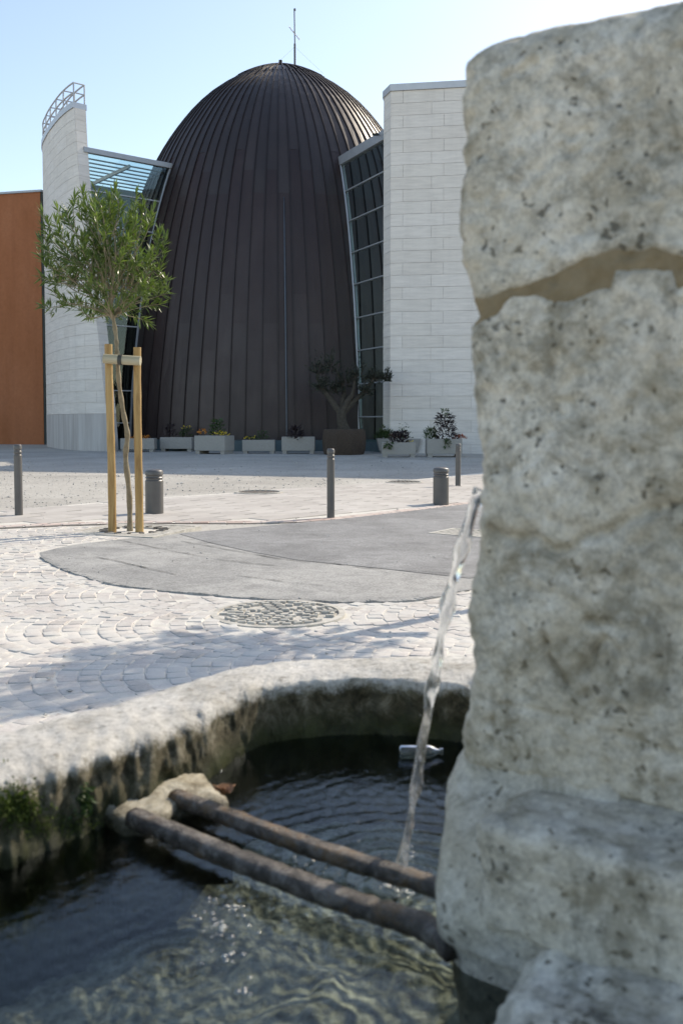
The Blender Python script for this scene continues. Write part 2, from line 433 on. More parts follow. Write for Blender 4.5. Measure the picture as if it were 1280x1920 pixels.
    c = t.mix(t.ramp(hgt, [(.611, 0), (.632, 1)]), low, top)
    rgh = t.ramp(hgt, [(.50, .35), (.56, .9)])
    M['basin'] = t.fin(c, rgh, t.bump(t.noise(v, 34, 8, .75), .8, .010), spec=.35)
    M['mortar'] = plain('brown_mortar', (.24, .185, .11), (.33, .26, .165), 40, .95, bs=.7, bd=.006, spec=.2)
    t = NT('wet_basin_floor'); v = t.geo()
    c = t.ramp(t.noise(v, 16, 7, .7, .8), [(.36, (.12, .118, .085)), (.5, (.29, .285, .225)), (.64, (.52, .51, .43))])
    c = t.mix(1, c, t.ramp(t.voro(v, 55), [(.1, .55), (.6, 1.15)]), 'MULTIPLY')
    M['floor'] = t.fin(c, .8, t.bump(t.noise(v, 40, 6, .7), .7, .012), spec=.3)
    t = NT('weathered_bar'); v = t.geo()
    c = t.ramp(t.noise(v, 22, 8, .72, .6), [(.38, (.022, .017, .012)), (.5, (.075, .062, .05)), (.62, (.19, .172, .15))])
    c = t.mix(t.ramp(t.noise(v, 11, 6, .7), [(.52, 0), (.62, .75)]), c, (.14, .08, .03))
    M['bar'] = t.fin(c, t.ramp(t.noise(v, 35, 6, .7), [(.4, .22), (.6, .6)]), t.bump(t.noise(v, 60, 7, .75), .8, .006), spec=.5)
    M['ledge'] = stone('wet_ledge_stone', (.34, .30, .22), (.46, .42, .33), (.55, .52, .43), .35, .2, .008, .3)
    t = NT('wet_ledge'); v = t.geo(); sep = t.n.new('ShaderNodeSeparateXYZ'); g2 = t.n.new('ShaderNodeNewGeometry'); t.link(g2.outputs['Position'], sep.inputs[0])
    top = t.ramp(t.noise(v, 12, 8, .7, .5), [(.38, (.16, .13, .08)), (.5, (.36, .32, .235)), (.62, (.52, .485, .39))])
    top = t.mix(1, top, t.ramp(t.noise(v, 80, 6, .75), [(.28, .7), (.5, 1.0), (.78, 1.15)]), 'MULTIPLY')
    wet = t.ramp(t.noise(v, 20, 7, .7), [(.35, (.022, .020, .010)), (.65, (.075, .065, .035))])
    hgt = t.math('ADD', sep.outputs[2], t.math('MULTIPLY', t.math('SUBTRACT', t.noise(v, 22, 6, .7), .5), .05))
    M['basin2'] = t.fin(t.mix(t.ramp(hgt, [(.512, 0), (.528, 1)]), wet, top), t.ramp(hgt, [(.51, .25), (.545, .8)]), t.bump(t.noise(v, 34, 8, .75), .8, .010), spec=.4)
    # water
    t = NT('basin_water'); v = t.geo((1, 1, 1))
    tr = t.n.new('ShaderNodeBsdfTransparent'); tr.inputs[0].default_value = (.80, .86, .82, 1)
    gl = t.n.new('ShaderNodeBsdfGlossy'); gl.inputs['Roughness'].default_value = .015; gl.inputs[0].default_value = (.86, .94, 1.0, 1)
    fr = t.n.new('ShaderNodeFresnel'); fr.inputs[0].default_value = 1.33
    bp = t.bump(t.noise(v, 50, 5, .6, 1.2), .09, .01)
    t.link(bp, fr.inputs['Normal']); t.link(bp, gl.inputs['Normal'])
    mx = t.n.new('ShaderNodeMixShader'); t.link(fr.outputs[0], mx.inputs[0]); t.link(tr.outputs[0], mx.inputs[1]); t.link(gl.outputs[0], mx.inputs[2]); t.link(mx.outputs[0], t.out.inputs[0])
    M['water'] = t.m
    t = NT('falling_water'); t.fin((.97, .99, 1.0), .02); t.b.inputs['Transmission Weight'].default_value = 1.0; t.b.inputs['IOR'].default_value = 1.33
    tl = t.n.new('ShaderNodeBsdfTranslucent'); tl.inputs[0].default_value = (.9, .93, .95, 1)
    df = t.n.new('ShaderNodeBsdfDiffuse'); df.inputs[0].default_value = (.8, .83, .85, 1)
    m0 = t.n.new('ShaderNodeMixShader'); m0.inputs[0].default_value = .4; t.link(tl.outputs[0], m0.inputs[1]); t.link(df.outputs[0], m0.inputs[2])
    m1 = t.n.new('ShaderNodeMixShader'); t.link(t.ramp(t.noise(t.geo((1, 1, .25)), 60, 5, .7), [(.44, .03), (.62, .34)]), m1.inputs[0]); t.link(t.b.outputs[0], m1.inputs[1]); t.link(m0.outputs[0], m1.inputs[2]); t.link(m1.outputs[0], t.out.inputs[0])
    M['jet'] = t.m
    t = NT('bubble_film'); tr = t.n.new('ShaderNodeBsdfTransparent'); tr.inputs[0].default_value = (.9, .93, .92, 1)
    gl = t.n.new('ShaderNodeBsdfGlossy'); gl.inputs['Roughness'].default_value = .22
    mx = t.n.new('ShaderNodeMixShader'); mx.inputs[0].default_value = .22; t.link(tr.outputs[0], mx.inputs[1]); t.link(gl.outputs[0], mx.inputs[2]); t.link(mx.outputs[0], t.out.inputs[0])
    M['bubble'] = t.m
    t = NT('clear_plastic'); tr = t.n.new('ShaderNodeBsdfTransparent'); tr.inputs[0].default_value = (.82, .86, .84, 1)
    gl = t.n.new('ShaderNodeBsdfGlossy'); gl.inputs['Roughness'].default_value = .08
    df = t.n.new('ShaderNodeBsdfDiffuse'); df.inputs[0].default_value = (.6, .62, .6, 1)
    m1 = t.n.new('ShaderNodeMixShader'); m1.inputs[0].default_value = .10; t.link(tr.outputs[0], m1.inputs[1]); t.link(df.outputs[0], m1.inputs[2])
    fr = t.n.new('ShaderNodeFresnel'); fr.inputs[0].default_value = 1.5
    m2 = t.n.new('ShaderNodeMixShader'); t.link(fr.outputs[0], m2.inputs[0]); t.link(m1.outputs[0], m2.inputs[1]); t.link(gl.outputs[0], m2.inputs[2]); t.link(m2.outputs[0], t.out.inputs[0])
    M['plastic'] = t.m
    M['deadleaf'] = plain('dead_leaf', (.20, .09, .04), (.34, .18, .09), 40, .8, bs=.6, bd=.003)
build_materials()
# ================================================================== LARGE STRUCTURE
random.seed(7)
rng = np.random.default_rng(11)

# ------------------------------------------------------------------ ground sheet
def ground_sheet():
    xs = np.concatenate([[-600, -300, -150, -80], np.linspace(-40, 40, 81), [80, 150, 300, 600]])
    ys = np.concatenate([[-200, -80, -30, -10, 0], np.linspace(2, 70, 69), [90, 130, 200, 400, 900]])
    V = []; Fc = []
    for y in ys:
        for x in xs:
            V.append((x, y, G(x, y) - .012))
    n = len(xs)
    for j in range(len(ys) - 1):
        for i in range(n - 1):
            Fc.append((j * n + i, j * n + i + 1, (j + 1) * n + i + 1, (j + 1) * n + i))
    o = make('ground', V, Fc, M['gravel'])
    props(o, 'pale gravel plaza ground in front of the egg-shaped building', 'ground', kind='structure')
ground_sheet()

# outlines measured on the ground
ASPH_UP = [PG(75, 1037)[:2], PG(130, 1024)[:2], PG(200, 1015)[:2], PG(340, 1000)[:2], PG(480, 988)[:2], PG(620, 975.5)[:2], PG(750, 961)[:2], PG(880, 945)[:2]]
d_ = np.array(ASPH_UP[-1]) - np.array(ASPH_UP[-2]); d_ /= np.linalg.norm(d_)
ASPH_UP += [np.array(ASPH_UP[-1]) + d_ * 6, np.array(ASPH_UP[-1]) + d_ * 14]
ASPH_LO = [PG(875, 1108)[:2], PG(810, 1122)[:2], PG(750, 1129)[:2], PG(640, 1131)[:2], PG(520, 1126)[:2], PG(400, 1118)[:2], PG(290, 1107)[:2], PG(200, 1094)[:2], PG(120, 1068)[:2], PG(80, 1047)[:2]]
lo_ext = [np.array([8.5, 14.0]), np.array([4.2, 9.6]), np.array([2.2, 8.1])]
ASPHALT = [tuple(p) for p in catmull(ASPH_UP, 6)] + [tuple(p) for p in catmull(lo_ext + ASPH_LO, 6)]
GRAV = [PG(0, 958)[:2], PG(134, 946.5)[:2], PG(272, 935)[:2], PG(420, 925)[:2], PG(631, 911)[:2]]
def sheet(name, poly, mat, off, cell=.8):
    """a polygon laid on the terrain, cut in a grid so that it follows it"""
    me = bpy.data.meshes.new(name); bm = bmesh.new()
    f = bm.faces.new([bm.verts.new((p[0], p[1], 0)) for p in poly])
    xs = [p[0] for p in poly]; ys = [p[1] for p in poly]
    for k in np.arange(math.floor(min(ys)), max(ys), 2.0):
        bmesh.ops.bisect_plane(bm, geom=bm.verts[:] + bm.edges[:] + bm.faces[:], plane_co=(0, k, 0), plane_no=(0, 1, 0))
    bmesh.ops.triangulate(bm, faces=bm.faces[:])
    for v in bm.verts: v.co.z = G(v.co.x, v.co.y) + off
    for f in bm.faces:
        if f.normal.z < 0: f.normal_flip()
    bm.to_mesh(me); bm.free()
    return put(name, me, mat)

BEDPOLY = [(-9, 1.0), (9, 1.0), (9, 14.5), (5.5, 13), (2.5, 11)] + [tuple(p) for p in ASPH_UP[3:6]][::-1] + [tuple(PG(300, 984)[:2]), tuple(PG(120, 988)[:2]), tuple(PG(0, 993)[:2]), (-9, 12.2)]
bed = sheet('pavement', BEDPOLY, M['bed'], .002)
props(bed, 'pale granite sett paving laid in fans around the fountain', 'pavement', kind='structure')
road = sheet('road', ASPHALT, M['asphalt'], .006)
props(road, 'worn grey asphalt road crossing the setts', 'road', kind='structure')
dk = [PG(335, 1002)[:2], PG(390, 1018)[:2], PG(470, 1036)[:2], PG(560, 1052)[:2], PG(700, 1066)[:2], PG(880, 1086)[:2], (3.0, 9.6), (9.0, 16.0)]
dku = [np.array(p) + np.array([.02, -.03]) for p in ASPH_UP[4:]]
patch = sheet('asphalt_patch', [tuple(p) for p in dk] + [tuple(p) for p in dku[::-1]], M['asphalt2'], .010)
patch.parent = road
# cracks and raised ragged rim of the asphalt
def ribbon(pts, w0, off, name, mat, parent, jit=.012):
    V = []; Fc = []
    P = catmull(pts, 14)
    for i, p in enumerate(P):
        q = P[min(i + 1, len(P) - 1)] - P[max(i - 1, 0)]; q = q / (np.linalg.norm(q) + 1e-9); nrm = np.array([-q[1], q[0]])
        w = w0 * max(0.05, .6 + 1.2 * fbm((p[0], p[1], 0), 6, 3, 3)); c = p + nrm * jit * fbm((p[0], p[1], 1), 5, 3, 9)
        for sgn in (-1, 1):
            a = c + nrm * sgn * w; V.append((a[0], a[1], G(a[0], a[1]) + off))
        if i: Fc.append((2 * i - 2, 2 * i - 1, 2 * i + 1, 2 * i))
    return make(name, V, Fc, mat, parent)
for pts in ([(215, 1012), (300, 1030), (420, 1052), (520, 1063)], [(100, 1033), (200, 1050), (330, 1080)], [(340, 1016), (470, 1040), (560, 1054), (640, 1060)],
            [(620, 1058), (700, 1068), (800, 1074), (870, 1080)], [(440, 1080), (560, 1096), (650, 1104)]):
    ribbon([PG(*p)[:2] for p in pts], .008, .013, 'crack', M['crack'], road)
lip = MB()
LP = catmull(ASPH_LO[::-1] , 20)
for i in range(len(LP) - 1):
    a, b = LP[i], LP[i + 1]
    h = .012 + .016 * abs(fbm((a[0], a[1], 0), 7, 3, 4))
    lip.bar((a[0], a[1], G(*a) + h / 2), (b[0], b[1], G(*b) + h / 2), .05 + .03 * fbm((a[0], a[1], 3), 5, 3), h)
lip.obj('asphalt_edge', M['asphalt'], road)

# ------------------------------------------------------------------ concrete slab pavement beside the road
KERB = [np.array(p) for p in ([PG(-120, 996)[:2], PG(0, 990)[:2], PG(150, 984)[:2], PG(300, 981)[:2], PG(480, 981)[:2]] + [p for p in ASPH_UP[5:]])]
gl_ = np.array(GRAV[-1]) - np.array(GRAV[-3]); gl_ /= np.linalg.norm(gl_)
GR = [np.array(p) for p in GRAV]; GR = [GR[0] - (GR[1] - GR[0]) * 1.2] + GR + [GR[-1] + gl_ * 6, GR[-1] + gl_ * 20]
foot = empty('footpath'); props(foot, 'pale concrete slab footpath between the road and the gravel', 'footpath', kind='structure')
KB = catmull(KERB, 10); GB = catmull(GR, 10)
FOOT = [tuple(p) for p in KB] + [tuple(p) for p in GB[::-1]]
fb = sheet('joint_bed', FOOT, M['bed'], .002); fb.parent = foot
# slabs run along the path
AX = np.array([.62, .785]); AX /= np.linalg.norm(AX); AY = np.array([-AX[1], AX[0]])
cand = []
L, W = .62, .42
for i in range(-16, 60):
    for j in range(-20, 24):
        c = np.array([-2.0, 13.2]) + AX * (i * L + (L / 2 if j % 2 else 0)) + AY * (j * W)
        if not inside(FOOT, *c) or polydist(FOOT, *c) < .16: continue
        u, v = proj((c[0], c[1], G(*c)))
        if c[1] > 33: continue
        if polydist([tuple(p) for p in KB], *c) < .36 and min(np.linalg.norm(np.array(KB) - c, axis=1)) < .42: continue
        cand.append((c, u, v))
def slab_mesh(name, l, w, h, jit=.004, bev=.012):
    mb = MB(); r = random.uniform
    B = [(-l / 2, -w / 2), (l / 2, -w / 2), (l / 2, w / 2), (-l / 2, w / 2)]
    B = [(x + r(-jit, jit), y + r(-jit, jit)) for x, y in B]
    T = [(x * (1 - bev / l * 2), y * (1 - bev / w * 2)) for x, y in B]
    zt = [h + r(-jit, jit) * .4 for _ in range(4)]
    V = [(x, y, -.03) for x, y in B] + [(x, y, h - bev * .5) for x, y in B] + [(T[k][0], T[k][1], zt[k]) for k in range(4)]
    Fc = []
    for a in (0, 4):
        for k in range(4): Fc.append((a + k, a + (k + 1) % 4, a + 4 + (k + 1) % 4, a + 4 + k))
    Fc.append((8, 9, 10, 11))
    return mesh(name, V, Fc)
SLM = [slab_mesh('paving_slab', L - .012, W - .012, .016, .003) for _ in range(4)]
for m in SLM: m.materials.append(M['slab'])
def in_view(u, v, pad=160): return -pad < u < 900 + pad
cand.sort(key=lambda t: (not in_view(t[1], t[2], 40), t[0][1]))
ang = math.atan2(AX[1], AX[0])
rest = MB()
def bake(mb, me, loc, rz, sc=(1, 1, 1), tilt=None):
    c, s = math.cos(rz), math.sin(rz)
    mb.add([(loc[0] + c * v.co.x * sc[0] - s * v.co.y * sc[1], loc[1] + s * v.co.x * sc[0] + c * v.co.y * sc[1], loc[2] + v.co.z * sc[2]) for v in me.vertices], [tuple(p.vertices) for p in me.polygons])
for k, (c, u, v) in enumerate(cand):
    z = G(*c) + random.uniform(-.002, .003)
    if k < 280: put('paving_slab', random.choice(SLM), None, foot, (c[0], c[1], z), ang + random.uniform(-.006, .006))
    else: bake(rest, random.choice(SLM), (c[0], c[1], z), ang)
if rest.V: props(rest.obj('far_paving_slabs', M['slab'], foot), kind='stuff')
# pink brick edging along the kerb line
BRM = [slab_mesh('edging_brick', .21, .11, .009, .003, .008) for _ in range(4)]
for m in BRM: m.materials.append(M['brick'])
KD = catmull(KERB, 40); acc = 0; nb = 0; restb = MB(); bricks = []
for i in range(1, len(KD)):
    a, b = KD[i - 1], KD[i]; d = np.linalg.norm(b - a)
    acc += d
    if acc < .222: continue
    acc = 0; q = (b - a) / d; nr = np.array([-q[1], q[0]])
    for row in range(2):
        c = b + nr * (.07 + row * .118) + q * (.11 * row)
        if c[1] > 30: continue
        bricks.append((c, math.atan2(q[1], q[0])))
for k, (c, an) in enumerate(bricks):
    if k < 220: put('edging_brick', random.choice(BRM), None, foot, (c[0], c[1], G(*c) + random.uniform(0, .004)), an + random.uniform(-.02, .02))
    else: bake(restb, random.choice(BRM), (c[0], c[1], G(*c)), an)
if restb.V: props(restb.obj('far_edging_bricks', M['brick'], foot), kind='stuff')

# ------------------------------------------------------------------ orange building, far left
OB = PY(78, 357, 52.0); OL = PZ(0, 362, OB[2])
od = (OL - OB)[:2]; od /= np.linalg.norm(od); on = np.array([od[1], -od[0]])
if on[1] > 0: on = -on
ob = empty('orange_building', (OB[0], OB[1], G(OB[0], OB[1])))
props(ob, 'low orange rendered building behind the curved wall', 'building')
def ob_quad(mb, s0, s1, d0, d1, z0, z1):
    pts = []
    for z in (z0, z1):
        for s, d in ((s0, d0), (s1, d0), (s1, d1), (s0, d1)):
            p = OB[:2] + od * s - on * d; pts.append((p[0] - ob.location.x, p[1] - ob.location.y, z - ob.location.z))
    mb.add(pts, [(0, 1, 2, 3), (7, 6, 5, 4), (0, 4, 5, 1), (1, 5, 6, 2), (2, 6, 7, 3), (3, 7, 4, 0)])
mb = MB(); ob_quad(mb, .08, 30, 0, 10, -1.2, OB[2] - .08); mb.obj('wall', M['orange'], ob)
mb = MB(); ob_quad(mb, -.05, 30.1, -.10, 10.1, OB[2] - .08, OB[2] + .03); mb.obj('roof_flashing', M['steel'], ob)
mb = MB(); ob_quad(mb, -.06, .07, .02, .16, -1.0, OB[2] - .09); mb.obj('downpipe', M['dark'], ob)

# ------------------------------------------------------------------ curved stone wall, left
top_px = [(138, 191), (115, 209), (97, 231), (86, 249), (79.7, 267)]
ZT = PY(138, 191, 43.0)[2]
tp = [PZ(u, v, ZT)[:2] for u, v in top_px]
t0 = (tp[0] - tp[1]) / np.linalg.norm(tp[0] - tp[1]); 
ext = [tp[0] + np.array([.80, -.60]) * 2.2, tp[0] + np.array([.77, -.64]) * 1.1]
tail = [tp[-1] + np.array([-.42, 1.9]), tp[-1] + np.array([-.62, 4.2])]
WC = np.array(catmull(ext + tp + tail, 30))
ds = np.concatenate([[0], np.cumsum(np.linalg.norm(np.diff(WC, axis=0), axis=1))])
def wpt(s, off=0.0):
    x = np.interp(s, ds, WC[:, 0]); y = np.interp(s, ds, WC[:, 1])
    x2 = np.interp(s + .05, ds, WC[:, 0]); y2 = np.interp(s + .05, ds, WC[:, 1])
    if s + .05 > ds[-1]:
        x2, y2 = x, y; x1 = np.interp(s - .05, ds, WC[:, 0]); y1 = np.interp(s - .05, ds, WC[:, 1]); tx, ty = x2 - x1, y2 - y1
    else: tx, ty = x2 - x, y2 - y
    l = math.hypot(tx, ty); nx, ny = -ty / l, tx / l     # outward normal (towards the viewer)
    if ny > 0 or (abs(ny) < .2 and nx > 0): nx, ny = -nx, -ny
    return np.array([x + nx * off, y + ny * off])
end_v = [150, 191, 337, 591, 753, 843, 900]; end_u = [135, 138, 148, 180, 198, 206, 209]
def s_end(z):
    best = (1e9, 0)
    for s in np.arange(0, 5.5, .02):
        p = wpt(s); u, v = proj((p[0], p[1], z)); e = abs(u - np.interp(v, end_v, end_u))
        if e < best[0]: best = (e, s)
    return best[1]
_zs = np.linspace(-1.2, ZT + .2, 24); _se = np.array([s_end(z) for z in _zs]); _se = np.convolve(np.pad(_se, 2, 'edge'), np.ones(5) / 5, 'valid')
SE = lambda z: float(np.interp(z, _zs, _se))
SMAX = ds[-1]; TK = .58
wall = empty('curved_wall', (*wpt(1.0), 0)); WL = np.array(wall.location)
props(wall, 'curved pale stone wall with a leaning end, left of the egg', 'wall')
def wall_shell(name, z0, z1, o0, o1, mat, s_lo=None, s_hi=SMAX, nz=14, ns=40, smooth=False):
    """block between offsets o0 (front) and o1 (back) following the curve"""
    V = []; Fc = []
    for j in range(nz + 1):
        z = z0 + (z1 - z0) * j / nz; s0 = SE(z) if s_lo is None else s_lo
        for o in (o0, o1):
            for i in range(ns + 1):
                p = wpt(s0 + (s_hi - s0) * i / ns, o); V.append((p[0] - WL[0], p[1] - WL[1], z))
    n = ns + 1; st = 2 * n
    for j in range(nz):
        for i in range(ns):
            a = j * st + i; Fc.append((a + 1, a, a + st, a + st + 1)); b = a + n; Fc.append((b, b + 1, b + st + 1, b + st))
        a = j * st; Fc.append((a, a + n, a + n + st, a + st)); a = j * st + ns; Fc.append((a + n, a, a + st, a + st + n))
    for j, fl in ((0, 0), (nz, 1)):
        for i in range(ns):
            a = j * st + i; q = (a, a + 1, a + n + 1, a + n); Fc.append(q if not fl else q[::-1])
    return make(name, V, Fc, mat, wall, smooth)
ZD = PY(150, 776, 43.0)[2]
wall_shell('core', ZD, ZT - .26, -.03, -TK + .03, M['joint'])
wall_shell('dado', -1.2, ZD - .004, .012, -TK, M['dado'], nz=6)
wall_shell('coping', ZT - .258, ZT, .05, -TK - .05, M['coping'], nz=1)
rows = 27; RH = (ZT - .27 - ZD) / rows
def wall_slab(s0f, s1f, z0, z1, last=False):
    """one facing slab: front sheet following the curve, 30 mm thick"""
    V = []; Fc = []; n = 5; g = .006
    for o in (-.028, .0):
        for z in (z0 + g, z1 - g):
            a, b = s0f(z) + (0 if last else g), s1f(z) - g
            for i in range(n + 1):
                p = wpt(a + (b - a) * i / n, o); V.append((p[0] - WL[0], p[1] - WL[1], z))
    m = n + 1
    for i in range(n):
        Fc.append((2 * m + i + 1, 2 * m + i, 3 * m + i, 3 * m + i + 1))
        Fc.append((2 * m + i, 2 * m + i + 1, i + 1, i)); Fc.append((3 * m + i + 1, 3 * m + i, m + i, m + i + 1))
    Fc.append((0, m, 3 * m, 2 * m)); e = n; Fc.append((2 * m + e, 3 * m + e, m + e, e))
    return make('stone_slab', V, Fc, M['limestone'], wall)
SL = 1.55
for r_ in range(rows):
    z0 = ZD + r_ * RH; z1 = z0 + RH; off = SL / 2 if r_ % 2 else 0
    base = SE((z0 + z1) / 2); k = math.floor((base - off) / SL)
    edges = [off + (k + 1 + q) * SL for q in range(12)]
    if edges[0] - base < .35: edges = edges[1:]
    prev = SE
    for e in edges:
        e2 = min(e, SMAX)
        wall_slab(prev, (lambda z, e2=e2: e2), z0, z1, prev is SE)
        prev = (lambda z, e2=e2: e2)
        if e >= 10.5 or e >= SMAX: break
    # end face slab
    V = []
    for z in (z0 + .01, z1 - .01):
        for d in (-.028, .0):
            for o in (-.032, -TK + .005):
                p = wpt(SE(z), o); q = wpt(SE(z) + .1, o); t_ = (p - q) / np.linalg.norm(p - q); p = p + t_ * (d + .012)
                V.append((p[0] - WL[0], p[1] - WL[1], z))
    make('end_slab', V, [(2, 3, 7, 6), (0, 2, 6, 4), (3, 1, 5, 7), (0, 1, 3, 2), (4, 6, 7, 5)], M['limestone'], wall)
# tubular lattice standing on the coping
lat = empty('lattice_railing', (*wpt(3.0), ZT)); LL = np.array(lat.location)
props(lat, 'grey tubular steel lattice on top of the curved wall', 'railing')
HT = PY(135, 156, 43.0)[2] - ZT + .05
ss = [SE(ZT) + .08 + q * 1.33 for q in range(9)]
def L3(s, o, h): p = wpt(s, o); return (p[0] - LL[0], p[1] - LL[1], h)
for o, nm in ((-.04, 'rail'), (-TK + .02, 'rail')):
    for h in (HT, HT * .5):
        fine = np.linspace(ss[0], ss[-1], 40)
        MB().tube([L3(s, o, h) for s in fine], .038, 8).obj(nm, M['galv'], lat, angle=40)
for s in ss:
    for o in (-.04, -TK + .02):
        MB().tube([L3(s, o, 0), L3(s, o, HT)], .036, 8).obj('post', M['galv'], lat, angle=40)
    for h in (HT, HT * .5):
        MB().tube([L3(s, -.04, h), L3(s, -TK + .02, h)], .03, 8).obj('cross_bar', M['galv'], lat, angle=40)

# ------------------------------------------------------------------ straight stone block, right
CR = PY(732.5, 158.6, 39.5); ZR = CR[2]
CR2 = PZ(865, 151.3, ZR); CL = PZ(719, 172, ZR)
fx = (CR2 - CR)[:2]; fx /= np.linalg.norm(fx); fn = np.array([fx[1], -fx[0]])      # outward normal
blk = empty('stone_block', (CR[0], CR[1], G(CR[0], CR[1]))); BL = np.array(blk.location)
props(blk, 'tall pale stone building block right of the egg, partly behind the pillar', 'building')
LW = 13.0
el = (CL - CR)[:2]; ew = np.linalg.norm(el); el /= ew; en = np.array([-el[1], el[0]])
if en[0] > 0: en = -en
def prism(name, poly, z0, z1, mat, parent, o, bevel=0):
    n = len(poly); V = [(p[0] - o[0], p[1] - o[1], z - o[2]) for z in (z0, z1) for p in poly]
    mb = MB().add(V, [tuple(range(n - 1, -1, -1)), tuple(range(n, 2 * n))] + [(i, (i + 1) % n, n + (i + 1) % n, n + i) for i in range(n)])
    return mb.obj(name, mat, parent, bevel=bevel)
P0 = CR[:2]; P1 = P0 + fx * LW; P3 = CL[:2]; P2 = P1 - fn * 11; P4 = P3 - fn * 9
ins = lambda p, d: p
inner = [P0 - fn * .03 - en * .03 , P1 - fn * .03, P2, P4 + np.array([.05, 0]), P3 - en * .03 - fn * .0]
prism('core', inner, -1.2, ZR - .27, M['joint'], blk, BL)
cop = [P0 + fn * .05 + en * .03, P1 + fn * .05, P2, P4, P3 + en * .05]
prism('coping', cop, ZR - .27, ZR, M['coping'], blk, BL)
z_rows = []; z = ZR - .275; rh = (PY(732.5, 158.6 + 23.2 + 12, 39.5)[2] - PY(732.5, 158.6 + 46.4 + 12, 39.5)[2])
while z > -.9: z_rows.append((z - rh, z)); z -= rh
def box_slab(p0, d, n, l0, l1, z0, z1, g=.0055, nm='stone_slab'):
    V = []
    for dep in (-.028, .0 + random.uniform(-.002, .002)):
        for zz in (z0 + g, z1 - g):
            for l in (l0 + g, l1 - g):
                p = p0 + d * l + n * dep; V.append((p[0] - BL[0], p[1] - BL[1], zz - BL[2]))
    return make(nm, V, [(4, 5, 7, 6), (0, 1, 5, 4), (6, 7, 3, 2), (0, 4, 6, 2), (5, 1, 3, 7)], M['limestone'], blk)
SLEN = 75 / 1750 * 39.5
for r_, (z0, z1) in enumerate(z_rows):
    f0 = .51 if r_ % 2 == 0 else .51 + SLEN * .70
    ed = [0] + ([f0] if f0 > .3 else []) ; x = f0
    while x < LW: x = min(x + SLEN, LW); ed.append(x)
    for a, b in zip(ed[:-1], ed[1:]): box_slab(P0, fx, fn, a, b, z0, z1)
    box_slab(P3, -el, en, 0, ew, z0, z1, nm='end_slab')

# ------------------------------------------------------------------ the egg
EC = np.array([PY(531, 400, 52.0)[0], 52.0]); EB = G(*EC)
PR = [(0, 19.7), (1.1, 19.43), (2.2, 18.95), (3.6, 18.05), (4.9, 16.75), (6.3, 14.7), (7.5, 11.9), (8.5, 8.5), (9.3, 4.7), (9.8, 1.3), (9.95, -.6)]
PR = [(r * 1.03, z * 1.018) for r, z in PR]
TILT = R(5.5)      # the egg leans a little towards the square
PRF = np.array(catmull(PR, 8))
egg = empty('egg_building', (EC[0], EC[1], EB)); egg.rotation_euler[0] = TILT
props(egg, 'dark brown egg-shaped building clad in standing-seam metal', 'building')
def egg_r(z):   # radius at height z above egg base
    return float(np.interp(z, PRF[::-1, 1], PRF[::-1, 0]))
NS = 84; DA = 2 * math.pi / NS
def strip_mesh(name, z0, z1, nz, half, seed, lap=.012):
    V = []; Fc = []
    for j in range(nz + 1):
        z = z0 + (z1 - z0) * j / nz; r = egg_r(z) + lap
        for k in range(5):
            a = (-.5 + k / 4) * half
            rr = r * math.cos(half / 2) / math.cos(a) if True else r
            bulge = .012 * fbm((k * .8, z * .9, seed), 1, 2, seed) if 0 < k < 4 else 0
            V.append(((rr + bulge) * math.sin(a), -(rr + bulge) * math.cos(a), z))
    for j in range(nz):
        for k in range(4):
            a = j * 5 + k; Fc.append((a, a + 1, a + 6, a + 5))
    # lap edge at the foot of the sheet
    n0 = len(V); r = egg_r(z0) - .02
    for k in range(5):
        a = (-.5 + k / 4) * half; rr = r * math.cos(half / 2) / math.cos(a); V.append((rr * math.sin(a), -rr * math.cos(a), z0))
    for k in range(4): Fc.append((n0 + k, n0 + k + 1, k + 1, k))
    return mesh(name, V, Fc)
def seam_mesh(name, z0, z1, nz, w=.045, h=.07):
    V = []; Fc = []
    for j in range(nz + 1):
        z = z0 + (z1 - z0) * j / nz; r = egg_r(z); dr = egg_r(z + .05) - egg_r(z - .05); nl = math.hypot(.1, dr); nr, nz_ = .1 / nl, -dr / nl
        for sx, hh in ((-1, -.03), (1, -.03), (1, h), (-1, h)):
            V.append((sx * w / 2, -(r + nr * hh), z + nz_ * hh))
    for j in range(nz):
        for k in range(4):
            a = j * 4 + k; b = j * 4 + (k + 1) % 4; Fc.append((a, b, b + 4, a + 4))
    return mesh(name, V, Fc)
ZCAP = 18.95 * 1.018
SHEETS = []
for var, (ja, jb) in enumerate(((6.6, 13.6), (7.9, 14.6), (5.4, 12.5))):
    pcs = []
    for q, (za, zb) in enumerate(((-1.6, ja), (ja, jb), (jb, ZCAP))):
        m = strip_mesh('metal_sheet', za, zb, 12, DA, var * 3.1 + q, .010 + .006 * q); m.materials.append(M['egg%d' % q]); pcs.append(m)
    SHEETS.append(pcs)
seam_me = seam_mesh('seam', -1.6, ZCAP + .05, 44); seam_me.materials.append(M['seam'])
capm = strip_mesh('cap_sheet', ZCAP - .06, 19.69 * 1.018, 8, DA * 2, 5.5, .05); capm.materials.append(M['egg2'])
caps = seam_mesh('cap_seam', ZCAP - .05, 19.68 * 1.018, 8, .05, .11); caps.materials.append(M['seam'])
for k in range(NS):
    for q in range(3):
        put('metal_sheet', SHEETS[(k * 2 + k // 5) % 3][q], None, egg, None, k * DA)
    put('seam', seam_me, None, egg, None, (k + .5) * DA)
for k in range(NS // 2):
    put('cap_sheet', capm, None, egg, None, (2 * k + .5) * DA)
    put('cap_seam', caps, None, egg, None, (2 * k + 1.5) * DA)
MB().lathe([(.32, 19.9), (.28, 20.13), (.10, 20.15), (.09, 20.33), (.0, 20.35)], 20).obj('finial', M['seam'], egg, angle=40)
MB().lathe([(10.3, -.9), (10.32, .02), (10.32, .42), (10.1, .46)], 96).obj('plinth', M['teal'], egg).rotation_euler[0] = -TILT
